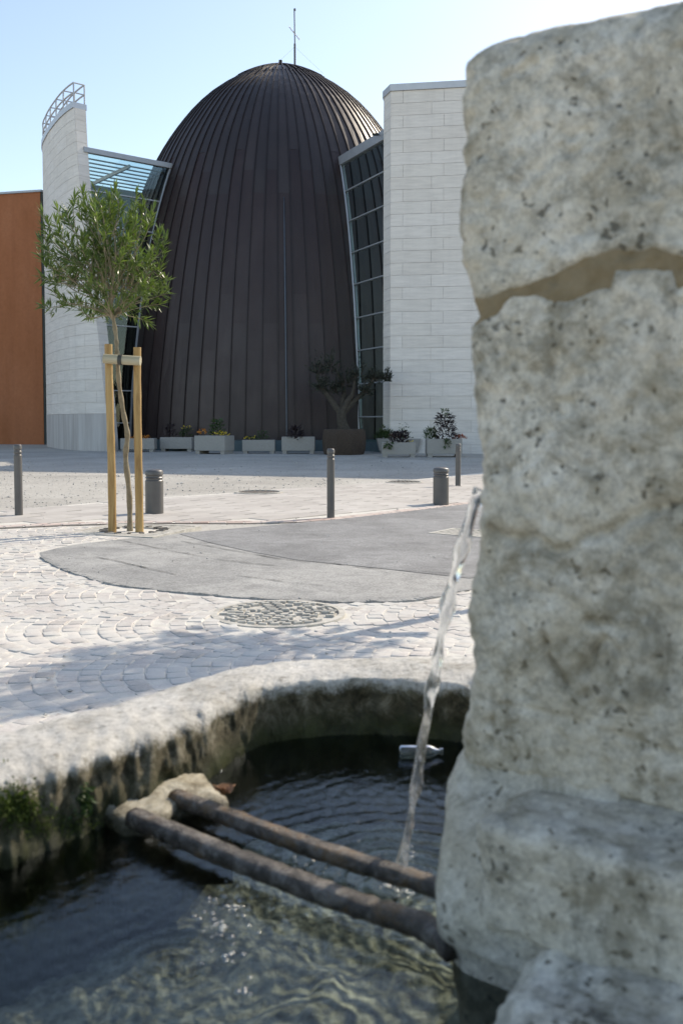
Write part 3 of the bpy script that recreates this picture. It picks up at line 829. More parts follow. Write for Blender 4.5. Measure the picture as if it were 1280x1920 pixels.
def egg_pt(a, z, off=0.0):
    r = egg_r(z) + off; return (r * math.sin(a), -r * math.cos(a), z)
a_s = .075
MB().tube([egg_pt(a_s, z, .05) for z in np.linspace(.9, 12.3, 40)], [.02 + .022 * min(1, (12.4 - z) / 3) for z in np.linspace(.9, 12.3, 40)], 6).obj('conductor_strip', M['strip'], egg, smooth=True)
mast = empty('antenna_mast', (EC[0] + .75, EC[1] - 1.9, EB + 19.7)); props(mast, 'thin antenna mast with small aerial on the top of the egg', 'antenna')
mt = PY(551, 20, EC[1] - 1.9)[2] - mast.location.z
MB().tube([(0, 0, -.2), (0, 0, mt * .45)], .055, 8).tube([(0, 0, mt * .45), (-.02, 0, mt)], .032, 8).obj('pole', M['bollard'], mast, angle=40)
MB().tube([(0, 0, .1), (0, 0, .3)], .10, 8).obj('base_collar', M['bollard'], mast)
MB().tube([(-.28, -.05, mt * .72), (.26, .05, mt * .52)], .022, 6).obj('aerial_boom', M['galv'], mast)
for q in range(6):
    f = q / 5; c = np.array([-.28 + .54 * f, -.05 + .1 * f, mt * (.72 - .2 * f)])
    MB().tube([c + np.array([-.02, -.2, -.10]), c + np.array([.02, .2, .16])], .014, 5).obj('aerial_element', M['galv'], mast)
for sx in (-1, 1):
    MB().tube([(0, 0, mt * .4), (sx * 1.5, -.3, -.25)], .004, 5).obj('guy_wire', M['galv'], mast)
MB().tube([(0, 0, mt), (0, 0, mt + .1)], .06, 8).obj('tip', M['bollard'], mast)

# ------------------------------------------------------------------ glazed links between walls and egg
_ct, _st = math.cos(TILT), math.sin(TILT)
def in_egg(x, y, z):
    x, y, z = x - EC[0], y - EC[1], z - EB
    y, z = y * _ct + z * _st, -y * _st + z * _ct
    return math.hypot(x, y) < egg_r(z) - .01
def egg_hit(A, d, z):
    """distance along the plan line A + d t where it enters the egg at height z"""
    for t in np.arange(0, 9, .02):
        if in_egg(A[0] + d[0] * t, A[1] + d[1] * t, z): return float(t)
    return 6.0
def link(name, label, A, zbeam, Bdir, zr, beam_h, out, t_in=0.0, gm='glass'):
    o = empty(name, (A[0], A[1], G(A[0], A[1]))); O = np.array(o.location); props(o, label, 'glazing')
    d = np.array(Bdir); n = np.array([d[1], -d[0]])
    if n[1] > 0: n = -n
    zb = G(A[0], A[1]) + .42
    P = lambda t, z, off=0.0: tuple(np.array([A[0] + d[0] * t + n[0] * off, A[1] + d[1] * t + n[1] * off, z]) - O)
    th = lambda z: egg_hit(np.array(A[:2]), d, z)
    zs = [zb] + [z for z in zr if z > zb + .2] + [zbeam - beam_h]
    zs = sorted(zs)
    for z0, z1 in zip(zs[:-1], zs[1:]):
        V = []; m = 6
        for off in (.0, -.02):
            for i in range(m + 1):
                z = z0 + (z1 - z0) * i / m; V += [P(t_in, z, off), P(th(z) - .03, z, off)]
        Fc = []; h = 2 * (m + 1)
        for i in range(m):
            a = 2 * i; Fc += [(a, a + 1, a + 3, a + 2), (h + a + 1, h + a, h + a + 2, h + a + 3)]
        Fc += [(0, h, h + 1, 1), (h - 2, h - 1, 2 * h - 1, 2 * h - 2)]
        make('pane', V, Fc, M[gm], o)
    for z in zs[1:-1]:
        MB().bar(P(t_in, z, .03), P(th(z), z, .03), .08, .055).obj('glazing_bar', M['steel'], o)
    MB().tube([P(th(z) - .03, z, .05) for z in np.linspace(zb - .3, zbeam - .1, 30)], .065, 6).obj('egg_frame', M['steel'], o)
    tt = th(zbeam)
    MB().bar(P(t_in - .1, zbeam - beam_h / 2, out), P(tt + .25, zbeam - beam_h / 2, out), .22, beam_h).obj('fascia_beam', M['steel'], o, bevel=.015)
    # low wall under the glazing
    MB().add([P(t_in, -1.2, .05), P(th(zb), -1.2, .05), P(th(zb), zb, .05), P(t_in, zb, .05), P(t_in, -1.2, -.2), P(th(zb), -1.2, -.2), P(th(zb), zb, -.2), P(t_in, zb, -.2)],
             [(0, 1, 2, 3), (4, 7, 6, 5), (3, 2, 6, 7), (0, 4, 5, 1)]).obj('low_wall', M['teal'], o)
    return o, P, th
# right link
zr = [PY(717, v, 40.6)[2] for v in (322, 386, 452, 517, 585, 650, 716, 781)]
A = np.array(PY(720, 500, 40.6)[:2]); B = np.array(PZ(643, 362, zr[0])[:2]); bd = (B - A) / np.linalg.norm(B - A)
zbm = PY(717, 245, 40.6)[2]
lr, Pr, thr = link('glazed_link_entrance', 'tall dark glazing between the egg and the stone block on the right', A, zbm, bd, zr, .42, .02, gm='glassdark')
O = np.array(lr.location)
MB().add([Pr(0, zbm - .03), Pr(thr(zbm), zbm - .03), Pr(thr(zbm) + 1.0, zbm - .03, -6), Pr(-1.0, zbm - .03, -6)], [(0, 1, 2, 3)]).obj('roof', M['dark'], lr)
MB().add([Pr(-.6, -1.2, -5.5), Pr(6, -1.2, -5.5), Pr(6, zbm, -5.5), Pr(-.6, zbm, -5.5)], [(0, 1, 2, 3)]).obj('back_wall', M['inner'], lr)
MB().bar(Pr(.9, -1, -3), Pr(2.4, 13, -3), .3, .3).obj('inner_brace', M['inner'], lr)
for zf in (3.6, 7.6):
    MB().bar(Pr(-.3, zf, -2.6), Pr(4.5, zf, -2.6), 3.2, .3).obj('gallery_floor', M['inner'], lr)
spot = empty('security_camera', (A[0] + .05, A[1], zbm)); props(spot, 'small dark camera fixed to the fascia beside the stone block', 'camera')
q = Vector(Pr(.25, zbm - .12, .2)) + Vector(O) - spot.location
MB().tube([q, q + Vector((-.22, -.12, -.03))], .055, 10).obj('housing', M['dark'], spot)
MB().tube([q + Vector((.12, .12, .0)), q], .03, 8).obj('bracket', M['dark'], spot)
# left link
C = PY(165, 277.5, 43.3); D = PZ(331, 309.5, C[2]); ld = (D - C)[:2]; ld /= np.linalg.norm(ld)
zl = [C[2] - .38 - 1.52 * k for k in range(1, 9)]
ll, Pl, thl = link('glazed_link_canopy', 'glazing under a slatted glass canopy between the curved wall and the egg', C[:2], C[2], ld, zl, .24, .04, -.15)
tt = thl(C[2])
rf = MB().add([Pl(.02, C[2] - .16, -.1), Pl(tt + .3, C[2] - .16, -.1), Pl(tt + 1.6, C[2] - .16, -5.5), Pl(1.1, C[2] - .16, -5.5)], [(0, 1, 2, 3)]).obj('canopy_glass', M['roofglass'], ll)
for k in range(8):
    y_ = -.6 - k * .64
    MB().bar(Pl(.1 + .14 * k, C[2] - .30, y_), Pl(tt + .3 + .17 * k, C[2] - .30, y_), .17, .03).obj('canopy_slat', M['steel'], ll)
MB().bar(Pl(tt * .50, C[2] - .42, -.2), Pl(tt * .50, C[2] - .42, -5.4), .10, .16).obj('canopy_rafter', M['steel'], ll)
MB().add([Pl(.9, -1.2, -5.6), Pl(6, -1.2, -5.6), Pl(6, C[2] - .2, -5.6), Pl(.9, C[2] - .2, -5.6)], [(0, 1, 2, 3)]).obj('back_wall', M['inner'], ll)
# ================================================================== SETT PAVING
# outline of the fountain seen from above (inner lip and outer edge), metres
RIMZ = CZ - .65; WATZ = CZ - .80; FLZ = CZ - 1.03
def rp(u, v): return PZ(u, v, RIMZ)[:2]
OUT = [rp(-120, 1420), rp(0, 1366), rp(120, 1333), rp(250, 1301), rp(420, 1250), rp(520, 1233), rp(640, 1228), rp(760, 1225), rp(880, 1223), (.62, 2.58), (.88, 2.40), (1.10, 2.1),
       (1.25, 1.7), (1.3, 1.3), (1.2, .8), (.95, .4), (.5, .12), (0, .05), (-.45, .14), (-.82, .4), (-1.0, .8), (-1.02, 1.25)]
INN = [rp(-120, 1525), rp(0, 1468), rp(110, 1436), rp(230, 1396), rp(360, 1350), rp(470, 1292), rp(560, 1274), rp(700, 1268), rp(880, 1280), (.50, 2.26), (.70, 2.10), (.88, 1.9),
       (1.0, 1.62), (1.05, 1.3), (.98, .92), (.78, .58), (.42, .34), (0, .28), (-.36, .36), (-.64, .58), (-.78, .88), (-.79, 1.25)]
OUTC = catmull(OUT, 24, True); INNC = catmull(INN, 24, True)
OUTP = [tuple(p) for p in OUTC[::6]]
MAN_C = PG(522, 1153); MAN_R = .40
GRT = [PG(160, 1003)[:2], PG(222, 984)[:2], PG(335, 989)[:2], PG(285, 1010)[:2]]   # tree grate corners
gc = np.mean(GRT, axis=0)
# sett shapes
random.seed(21)
def sett_mesh(l, w):
    r = random.uniform; h = .007
    B = [(-l / 2 + r(-.006, .006), -w / 2 + r(-.006, .006)), (l / 2 + r(-.006, .006), -w / 2 + r(-.006, .006)), (l / 2 + r(-.006, .006), w / 2 + r(-.006, .006)), (-l / 2 + r(-.006, .006), w / 2 + r(-.006, .006))]
    lev = [(1.0, -.03), (1.0, h - .007), (.95, h - .002), (.85, h)]
    V = []; Fc = []
    for k, z in lev:
        for i, (x, y) in enumerate(B): V.append((x * k, y * k, z + r(-.0015, .0015)))
    for a in range(3):
        for k in range(4): Fc.append((4 * a + k, 4 * a + (k + 1) % 4, 4 * a + 4 + (k + 1) % 4, 4 * a + 4 + k))
    Fc.append((12, 13, 14, 15))
    m = mesh('sett', V, Fc, True); m.materials.append(M['sett']); return m
SM = [sett_mesh(.0995, .0995) for _ in range(10)] + [sett_mesh(.135, .110) for _ in range(6)]
spots = []
CW = 1.15; RR = CW / math.sqrt(2); step = .1065
def ok(x, y):
    if y < 1.9 or y > 14 or abs(x) > .40 * y + 1.6: return False
    if not inside(BEDPOLY, x, y) or polydist(BEDPOLY, x, y) < .05: return False
    if inside(ASPHALT, x, y) or polydist(ASPHALT, x, y) < .055: return False
    if inside(OUTP, x, y) or (y < 3.6 and polydist(OUTP, x, y) < .05): return False
    if math.hypot(x - MAN_C[0], y - MAN_C[1]) < MAN_R + .06: return False
    if abs(x - gc[0]) + abs(y - gc[1]) < 3 and (inside(GRT, x, y) or polydist(GRT, x, y) < .06): return False
    return True
FA = R(100)   # the fans open towards the left
ca, sa = math.cos(FA), math.sin(FA)
for ci in range(-10, 14):
    for k in range(-110, 130):
        n = 12
        for q in range(n):
            a = (-45 + 90 * (q + .5 + random.uniform(-.08, .08)) / n)
            lx = ci * CW + RR * math.sin(R(a)); ly = k * step + RR * math.cos(R(a)) + random.uniform(-.006, .006)
            x = .3 + ca * lx - sa * ly; y = 6.0 + sa * lx + ca * ly
            if y < 2 or y > 14 or abs(x) > 7: continue
            if ok(x, y): spots.append((x, y, FA - R(a) + random.uniform(-.06, .06)))
def seen(x, y):
    u, v = proj((x, y, G(x, y)))
    if not (-20 < u < 890) or v < 0: return False
    lim = np.interp(u, [-120, 0, 120, 250, 420, 520, 640, 880], [1420, 1366, 1333, 1301, 1250, 1233, 1228, 1223])
    return v < lim + 6
vis = sorted([p for p in spots if seen(p[0], p[1])], key=lambda p: p[1]); hid = [p for p in spots if not seen(p[0], p[1])]
for p in vis[:300]:
    s = random.uniform(.96, 1.04)
    o = put('sett', random.choice(SM[:10]), None, bed, (p[0], p[1], G(p[0], p[1]) + random.uniform(-.006, .004)), p[2]); o.scale = (s, s, 1)
rest = MB()
for p in vis[300:] + hid:
    bake(rest, random.choice(SM[:10]), (p[0], p[1], G(p[0], p[1]) + random.uniform(-.006, .004)), p[2])
props(rest.obj('far_setts', M['sett'], bed), kind='stuff')
print('setts', len(vis), len(hid))

# ------------------------------------------------------------------ manhole covers
man = empty('manhole_cover', (MAN_C[0], MAN_C[1], G(MAN_C[0], MAN_C[1])))
props(man, 'large round manhole cover with raised rectangular studs among the setts', 'manhole cover')
MB().lathe([(MAN_R + .045, -.05), (MAN_R + .045, .016), (MAN_R + .005, .018), (MAN_R + .005, -.02)], 56).obj('frame_ring', M['rustiron'], man)
MB().lathe([(MAN_R - .008, -.05), (MAN_R - .008, .004), (MAN_R - .02, .008)], 56).obj('lid', M['rustiron'], man)
stud = MB().box(-.028, .028, -.014, .014, .004, .026)
stud_me = stud.obj('stud', M['rustiron'], man, bevel=.003, seg=1); stud_me.location = (0, 0, 0)
sm = stud_me.data
for ring, (rad, n) in enumerate(((.085, 6), (.145, 11), (.205, 16), (.262, 21), (.315, 26), (.362, 30))):
    for q in range(n):
        if random.random() < .13: continue
        a = 2 * math.pi * (q + .5 * (ring % 2)) / n
        o = put('stud', sm, None, man, (rad * math.cos(a), rad * math.sin(a), random.uniform(-.003, .002)), (0 if random.random() < .55 else a + math.pi / 2) + random.uniform(-.1, .1))
for k, (u, v, rr, lb) in enumerate(((485, 925, .42, 'round iron manhole cover at the gravel edge, nearer the small tree'), (757, 905.5, .40, 'round iron manhole cover at the gravel edge, near the short bollard'))):
    p = PG(u, v); o = empty('plaza_manhole', (p[0], p[1], G(p[0], p[1]) + .014)); props(o, lb, 'manhole cover', 'iron covers along the footpath')
    MB().lathe([(rr + .06, -.06), (rr + .06, .022), (rr, .024), (rr, .0)], 40).obj('frame_ring', M['rustiron'], o)
    MB().lathe([(rr - .01, -.06), (rr - .01, .006), (rr - .03, .010)], 40).obj('lid', M['iron'], o)
    for q in range(7):
        x = (q - 3) * rr * .26; h = math.sqrt(rr * rr * .8 - x * x)
        MB().box(x - .02, x + .02, -h, h, .008, .022).obj('rib', M['iron'], o)
# drain grate in the asphalt
g0 = [PG(822, 1003), PG(858, 994), PG(925, 1000), PG(893, 1009)]
gC = np.mean(g0, axis=0); gd = np.array(g0[3] - g0[0])[:2]; ga = math.atan2(gd[1], gd[0])
dr = empty('drain_grate', (gC[0], gC[1], G(gC[0], gC[1]) + .012), ga); props(dr, 'square iron drain grate set in the asphalt beside the water jet', 'drain grate')
MB().box(-.34, .34, -.30, .30, -.05, -.004).obj('sump', M['dark'], dr)
for a in ((-.36, .36, -.33, -.28), (-.36, .36, .28, .33), (-.36, -.30, -.28, .28), (.30, .36, -.28, .28)):
    MB().box(a[0], a[1], a[2], a[3], -.03, .012).obj('frame', M['rustiron'], dr)
for q in range(9):
    x = -.30 + .60 * (q + .5) / 9
    MB().box(x - .018, x + .018, -.28, .28, -.02, .008).obj('slat', M['rustiron'], dr)

# ------------------------------------------------------------------ tree grate, stakes and trees
def tree_grate(c, rz, label, size=.66):
    o = empty('tree_grate', (c[0], c[1], G(c[0], c[1]) + .002), rz); props(o, label, 'tree grate')
    MB().box(-size + .02, size - .02, -size + .02, size - .02, -.05, -.008).obj('soil', M['soil'], o)
    s = size
    for a in ((-s, s, -s, -s + .05), (-s, s, s - .05, s), (-s, -s + .05, -s + .05, s - .05), (s - .05, s, -s + .05, s - .05)):
        MB().box(*a, -.03, .020).obj('frame', M['rustiron'], o)
    n = 13
    for q in range(n):
        y = -s + .05 + (2 * s - .1) * (q + .5) / n
        for x0, x1 in (((-s + .05, s - .05),) if abs(y) > .30 else ((-s + .05, -.34), (.34, s - .05))):
            MB().box(x0, x1, y - .032, y + .032, -.02, .014).obj('slat', M['rustiron'], o)
    for q in range(16):
        a = 2 * math.pi * q / 16
        MB().box(-.05, .05, -.02, .02, -.02, .024).obj('collar_tooth', M['iron'], o).matrix_basis = (
            __import__('mathutils').Matrix.Translation((.36 * math.cos(a), .36 * math.sin(a), 0)) @ __import__('mathutils').Matrix.Rotation(a, 4, 'Z'))
    return o
def staked(pl, pr, top_h, label):
    """two pine posts joined by a half-round rail"""
    b = (pl + pr) / 2; o = empty('tree_stake', (b[0], b[1], G(b[0], b[1]))); props(o, label, 'tree stake'); O = np.array(o.location)
    for k, (p, h, lean) in enumerate(((pl, top_h, -.012), (pr, top_h * .985, .004))):
        me = MB(); pts = []; n = 12
        for i in range(n + 1):
            f = i / n; pts.append((p[0] - O[0] + lean * f * h * .5 + .006 * math.sin(f * 5 + k), p[1] - O[1], -.1 + (h + .1) * f))
        me.tube(pts, [.049 - .004 * i / n + .002 * math.sin(i * 2.3) for i in range(n + 1)], 16).obj('post', M['pine'], o, angle=40)
    zr_ = top_h * .915; y = pl[1] - O[1] - .085
    MB().tube([(pl[0] - O[0] - .055, y, zr_ + .015), (pr[0] - O[0] + .07, y - .01, zr_ - .012)], .056, 18).obj('rail', M['rail'], o, angle=40)
    xm = (pl[0] + pr[0]) / 2 - O[0] - .01
    MB().tube([(xm - .022, y - .003, zr_ + .002), (xm + .022, y - .006, zr_ - .002)], .064, 18).tube([(xm, y + .04, zr_ + .05), (xm - .07, y + .16, zr_ + .02), (xm - .02, y + .22, zr_)], .012, 6).obj('strap', M['strap'], o, angle=40)
    return o
def leaf_verts(p, d, up, l, w, bend):
    """a lance-shaped leaf: 6 corners folded along the midrib"""
    d = d / np.linalg.norm(d); s = np.cross(d, up); s /= (np.linalg.norm(s) + 1e-9); n = np.cross(s, d)
    tip = p + d * l + n * (-bend * l); mid = p + d * l * .5 + n * (-bend * l * .25)
    q1 = p + d * l * .3 + n * (-bend * l * .1)
    return [p, q1 + s * w * .42 + n * w * .12, mid + s * w * .5 + n * w * .12, tip, mid - s * w * .5 + n * w * .12, q1 - s * w * .42 + n * w * .12, q1, mid]
LEAF_F = [(0, 6, 1), (1, 6, 7, 2), (2, 7, 3), (3, 7, 4), (4, 7, 6, 5), (5, 6, 0)]
def oleander(base, path, seed, label, ry=None, crown_h=1.44, R_=.73, shift=(0, 0, 0)):
    rg = np.random.default_rng(seed)
    o = empty('oleander_tree', base); props(o, label, 'tree')
    path = [np.array(p, float) for p in path]
    fork = path[-1]
    P = catmull(path, 8)
    MB().tube(P, [.034 - .011 * i / len(P) + .004 * math.sin(i * 1.1) for i in range(len(P))], 10).obj('trunk', M['bark'], o, smooth=True)
    br = MB(); LV = []; LF = []
    def add_leaf(p, d, l):
        w = l * rg.uniform(.13, .18); up = np.array([rg.normal(0, .5), rg.normal(0, .5), 1.0])
        v = leaf_verts(p, d, up, l, w, rg.uniform(-.05, .22)); n = len(LV); LV.extend(v); LF.extend([tuple(i + n for i in f) for f in LEAF_F])
    tips = []
    N = 135; off = np.array(shift)
    for k in range(N):
        az = 2.399963 * k + rg.normal(0, .3); f = (k + .5) / N
        el = R(4 + 84 * f ** .8 + rg.normal(0, 6))
        reach = crown_h * (.56 + .44 * math.sin(el) ** 1.1) * (rg.uniform(.80, 1.03) if k % 3 else rg.uniform(.45, .75))
        hx = reach * math.cos(el); t = fork + off * min(1, f * 1.6 + .3) + np.array([hx * math.cos(az), hx * math.sin(az), reach * math.sin(el) + .04])
        h = math.hypot(t[0] - fork[0] - off[0], t[1] - fork[1] - off[1])
        if h > R_: t[:2] = fork[:2] + off[:2] + (t[:2] - fork[:2] - off[:2]) * R_ / h
        tips.append(t)
    NL = 8; limbs = []
    for k in range(NL):          # main limbs, each feeding the tips nearest to it
        az = 2 * math.pi * k / NL + rg.normal(0, .25); el = R(62 if k % 2 else 44); L_ = crown_h * rg.uniform(.42, .56)
        e = fork + off * .4 + np.array([L_ * math.cos(el) * math.cos(az), L_ * math.cos(el) * math.sin(az), L_ * math.sin(el)])
        B = catmull([fork - np.array([0, 0, .04]), fork * .6 + e * .4 + rg.normal(0, .02, 3), e], 6); limbs.append(B)
        br.tube(B, [.016 - .007 * i / len(B) for i in range(len(B))], 7, cap=False)
    for t in tips:
        j = int(np.argmin([np.linalg.norm(B[-1] - t) + rg.normal(0, .06) for B in limbs])); B0 = limbs[j]
        st = B0[int(rg.integers(len(B0) // 3, len(B0)))]
        if t[2] - fork[2] < .35: st = B0[2]
        v = t - st; c1 = st + v * .4 + rg.normal(0, .035, 3); c2 = st + v * .75 + np.array([v[0] * .06, v[1] * .06, -.02]) + rg.normal(0, .03, 3)
        B = catmull([st, c1, c2, t], 5)
        br.tube(B, [.0075 - .005 * i / len(B) for i in range(len(B))], 5, cap=False)
        d = B[-1] - B[-3]; d /= np.linalg.norm(d)
        for i in range(26):      # whorls at the tip
            a = rg.uniform(0, 6.283); s = np.cross(d, [math.cos(a), math.sin(a), .3]); s /= np.linalg.norm(s)
            back = rg.uniform(0, .24); k2 = rg.uniform(.3, 1.1) if back > .04 else rg.uniform(.1, .55)
            p = B[-1] - d * back
            add_leaf(p, d * (1 - .4 * k2) + s * k2 + np.array([0, 0, .10]), rg.uniform(.095, .16))
        for i in range(20):      # leaves along the shoot
            q = rg.uniform(.15, .95) * (len(B) - 1); p = B[int(q)]; a = rg.uniform(0, 6.283)
            s = np.cross(d, [math.cos(a), math.sin(a), .3]); s /= np.linalg.norm(s)
            add_leaf(p, d * .5 + s * .9 + np.array([0, 0, .1]), rg.uniform(.08, .14))
    br.obj('branches', M['bark'], o, smooth=True)
    make('crown', LV, LF, M['oleander'], o)
    return o
TB = PG(244, 996)
sc = TB[1] / 1750
px = [(244, 996), (242, 930), (235, 859), (239, 815), (232, 772), (224.6, 718), (220, 660), (217, 630), (211, 592)]
path = [(PY(u, v, TB[1])[0] - TB[0], .03 * math.sin(i), PY(u, v, TB[1])[2] - G(TB[0], TB[1])) for i, (u, v) in enumerate(px)]
path[0] = (0, 0, -.05)
gz = lambda p: (p[0], p[1], G(p[0], p[1]))
oleander(gz(TB), path, 3, 'small oleander tree with a bushy green crown between two wooden stakes', shift=(-.10, 0, 0))
PLp, PRp = PG(211, 998), PG(261, 998)
topz = PY(204, 645, PLp[1])[2] - G(PLp[0], PLp[1])
staked(PLp, PRp, topz, 'pair of pine posts with a rail holding the small oleander tree')
tree_grate((gc[0], gc[1]), math.atan2((GRT[3] - GRT[0])[1], (GRT[3] - GRT[0])[0]), 'square slatted grate around the foot of the staked oleander tree', .60)
# a second staked tree stands behind the stone pillar; the photograph shows its shadow on the setts
B2 = np.array([1.95, 7.48])
path2 = [(0, 0, -.05), (.02, .01, .6), (-.02, .0, 1.2), (.03, .02, 1.9), (0, 0, 2.68)]
oleander((B2[0], B2[1], G(*B2)), path2, 9, 'oleander tree hidden behind the stone pillar, its shadow lying on the setts', crown_h=1.38, R_=.74)
staked(B2 + np.array([-.14, -.14]), B2 + np.array([.12, .12]), 2.2, 'pine posts of the tree behind the stone pillar')
tree_grate(B2, .9, 'slatted grate of the tree behind the stone pillar', .60)

# ------------------------------------------------------------------ bollards
def bollard(name, p, H, r, label, group, dome):
    o = empty(name, (p[0], p[1], G(p[0], p[1]))); props(o, label, 'bollard', group)
    g = .012 if dome else .008
    z1, z2 = H * (.80 if dome else .865), H * (.87 if dome else .92)
    w = .022 if dome else .016
    body = [(r, -.12), (r, z1 - w), (r - g, z1 - w * .4), (r - g, z1 + w * .4), (r, z1 + w), (r, z2 - w), (r - g, z2 - w * .4), (r - g, z2 + w * .4), (r, z2 + w), (r, H - .02), (r - .006, H - .008)]
    if dome: body += [(r * .9, H + .002), (r * .6, H + .014), (r * .25, H + .021), (.001, H + .022)]
    else: body += [(r - .014, H), (.001, H + .001)]
    k = 11
    MB().lathe(body[:k], 40).obj('shaft', M['bollard'], o, angle=35)
    MB().lathe([(body[k - 1][0], H - .0085)] + body[k:], 40).obj('cap', M['bollard'], o, angle=50)
    return o
bp = lambda u, v: PG(u, v)
p = bp(36, 968); bollard('slim_bollard', p, 1.0, .055, 'slim grey bollard at the far left, beside the footpath', 'slim grey bollards', False)
p = bp(620, 972); bollard('slim_bollard', p, 1.0, .055, 'slim grey bollard standing alone at the asphalt edge in front of the egg', 'slim grey bollards', False)
p = bp(858, 912); bollard('slim_bollard', p, 1.0, .062, 'slim grey bollard farthest away, close to the stone pillar edge', 'slim grey bollards', False)
p = bp(290, 964); bollard('short_bollard', p, .64, .131, 'short thick grey bollard behind the staked oleander tree', 'short thick bollards', True)
p = bp(826, 947); bollard('short_bollard', p, .64, .136, 'short thick grey bollard at the road edge near the stone pillar', 'short thick bollards', True)
# two more bollards stand behind the pillar: only the tips of their shadows reach into view
p = bp(940, 921); bollard('short_bollard', p, .64, .131, 'short thick grey bollard behind the stone pillar', 'short thick bollards', True)

# ------------------------------------------------------------------ loose stones on the gravel
rs = MB(); rng2 = np.random.default_rng(5)
oct_ = np.array([(1, 0, 0), (-1, 0, 0), (0, 1, 0), (0, -1, 0), (0, 0, 1), (0, 0, -1)], float)
OF = [(0, 2, 4), (2, 1, 4), (1, 3, 4), (3, 0, 4), (2, 0, 5), (1, 2, 5), (3, 1, 5), (0, 3, 5)]
cnt = 0
while cnt < 4200:
    y = 13 + 24 * rng2.random() ** 1.3; x = (rng2.random() * 2 - 1) * (.40 * y + 2)
    if inside(FOOT, x, y) and polydist(FOOT, x, y) > .5 * rng2.random(): continue
    if inside(ASPHALT, x, y) or inside(BEDPOLY, x, y): continue
    r = .008 + .018 * rng2.random() ** 3 + (.03 if rng2.random() < .012 else 0); z = G(x, y)
    a = rng2.random() * 6.28; c, s = math.cos(a), math.sin(a)
    v = oct_ * (r * rng2.uniform(.7, 1.3, (6, 1))) * np.array([1.2, 1, .7])
    rs.add([(x + c * q[0] - s * q[1], y + s * q[0] + c * q[1], z + q[2] * .9) for q in v], OF); cnt += 1
for _ in range(420):      # a few stray stones on the setts, the road and the footpath
    y = 3 + 15 * rng2.random(); x = (rng2.random() * 2 - 1) * (.38 * y + .5); r = .004 + .010 * rng2.random() ** 2; z = G(x, y) + .012
    if inside(OUTP, x, y): continue
    v = oct_ * (r * rng2.uniform(.7, 1.3, (6, 1))) * np.array([1.2, 1, .7]); rs.add([(x + q[0], y + q[1], z + q[2] * .9) for q in v], OF)
o = rs.obj('loose_gravel_stones', M['stone_chip']); props(o, 'loose gravel stones scattered over the pale plaza', 'gravel', kind='stuff')

# ------------------------------------------------------------------ planters
def clump(name, parent, c, rx, rz, n, l, mat, seed, up=.6, wk=.3):
    rg = np.random.default_rng(seed); V = []; Fc = []
    for _ in range(n):
        a = rg.uniform(0, 6.28); rr = math.sqrt(rg.random()); hh = rg.random()
        p = np.array(c) + np.array([rr * rx * (1 - .5 * hh) * math.cos(a), rr * rx * .6 * (1 - .5 * hh) * math.sin(a), hh * rz])
        d = np.array([math.cos(a) * .7, math.sin(a) * .7, up + rg.normal(0, .3)]); ll = l * rg.uniform(.6, 1.2)
        v = leaf_verts(p, d, np.array([rg.normal(0, .4), rg.normal(0, .4), 1.0]), ll, ll * wk, rg.uniform(0, .3)); n0 = len(V); V.extend(v); Fc.extend([tuple(i + n0 for i in f) for f in LEAF_F])
    o = make(name, V, Fc, mat, parent)
    o['kind'] = 'stuff'
    return o
def planter(u0, u1, vt, vb, depth, rz, label, taper=.0, trough=False):
    p = PG((u0 + u1) / 2, vb); y = p[1]; w = (u1 - u0) * y / 1750; h = (vb - vt) * y / 1750
    o = empty('planter', (p[0], p[1] + depth / 2, G(p[0], p[1])), rz); props(o, label, 'planter', 'concrete planters along the facade')
    f = h * .17; th = .06; z0, z1 = f, h
    hw, hd = w / 2, depth / 2; bw, bd = hw - taper, hd - taper * .5
    mb = MB()
    O_ = [(-bw, -bd, z0), (bw, -bd, z0), (bw, bd, z0), (-bw, bd, z0), (-hw, -hd, z1), (hw, -hd, z1), (hw, hd, z1), (-hw, hd, z1)]
    I_ = [(x * (1 - th / hw), yy * (1 - th / hd), z1) for x, yy, _ in O_[4:]] + [(x * (1 - th / hw), yy * (1 - th / hd), z1 - .10) for x, yy, _ in O_[4:]]
    V = O_ + I_
    Fc = [(3, 2, 1, 0)] + [(k, (k + 1) % 4, 4 + (k + 1) % 4, 4 + k) for k in range(4)] + [(4 + k, 4 + (k + 1) % 4, 8 + (k + 1) % 4, 8 + k) for k in range(4)] + [(8 + k, 8 + (k + 1) % 4, 12 + (k + 1) % 4, 12 + k) for k in range(4)]
    mb.add(V, Fc); mb.obj('box', M['planter'], o, bevel=.012)
    k_ = 1 - th / hw - .002; k2 = 1 - th / hd - .002
    MB().add([(-hw * k_, -hd * k2, z1 - .06), (hw * k_, -hd * k2, z1 - .06), (hw * k_, hd * k2, z1 - .06), (-hw * k_, hd * k2, z1 - .06)], [(0, 1, 2, 3)]).obj('soil', M['soil'], o)
    for sx in (-1, 1):
        MB().box(sx * bw * .82 - .09, sx * bw * .82 + .09, -bd + .03, bd - .03, -.02, z0 + .003).obj('foot', M['planter'], o)
    return o, w, h
o1, w, h = planter(226, 289, 822, 847, .7, .03, 'concrete planter with orange flowers half hidden by the tree stakes')
clump('orange_flowers', o1, (.1, -.15, h - .02), .62, .12, 90, .09, M['orangef'], 1, .8, .7)
o2, w, h = planter(301, 362, 820, 846, .75, -.10, 'concrete planter with a dark shrub and yellow flowers, second from the left')
clump('shrub', o2, (-.35, 0, h), .28, .55, 160, .16, M['darkleaf'], 3)
clump('foliage', o2, (.35, 0, h), .30, .35, 120, .14, M['herb'], 4)
clump('yellow_flowers', o2, (.40, -.05, h + .32), .28, .22, 16, .09, M['yellow'], 5, .8, .8)
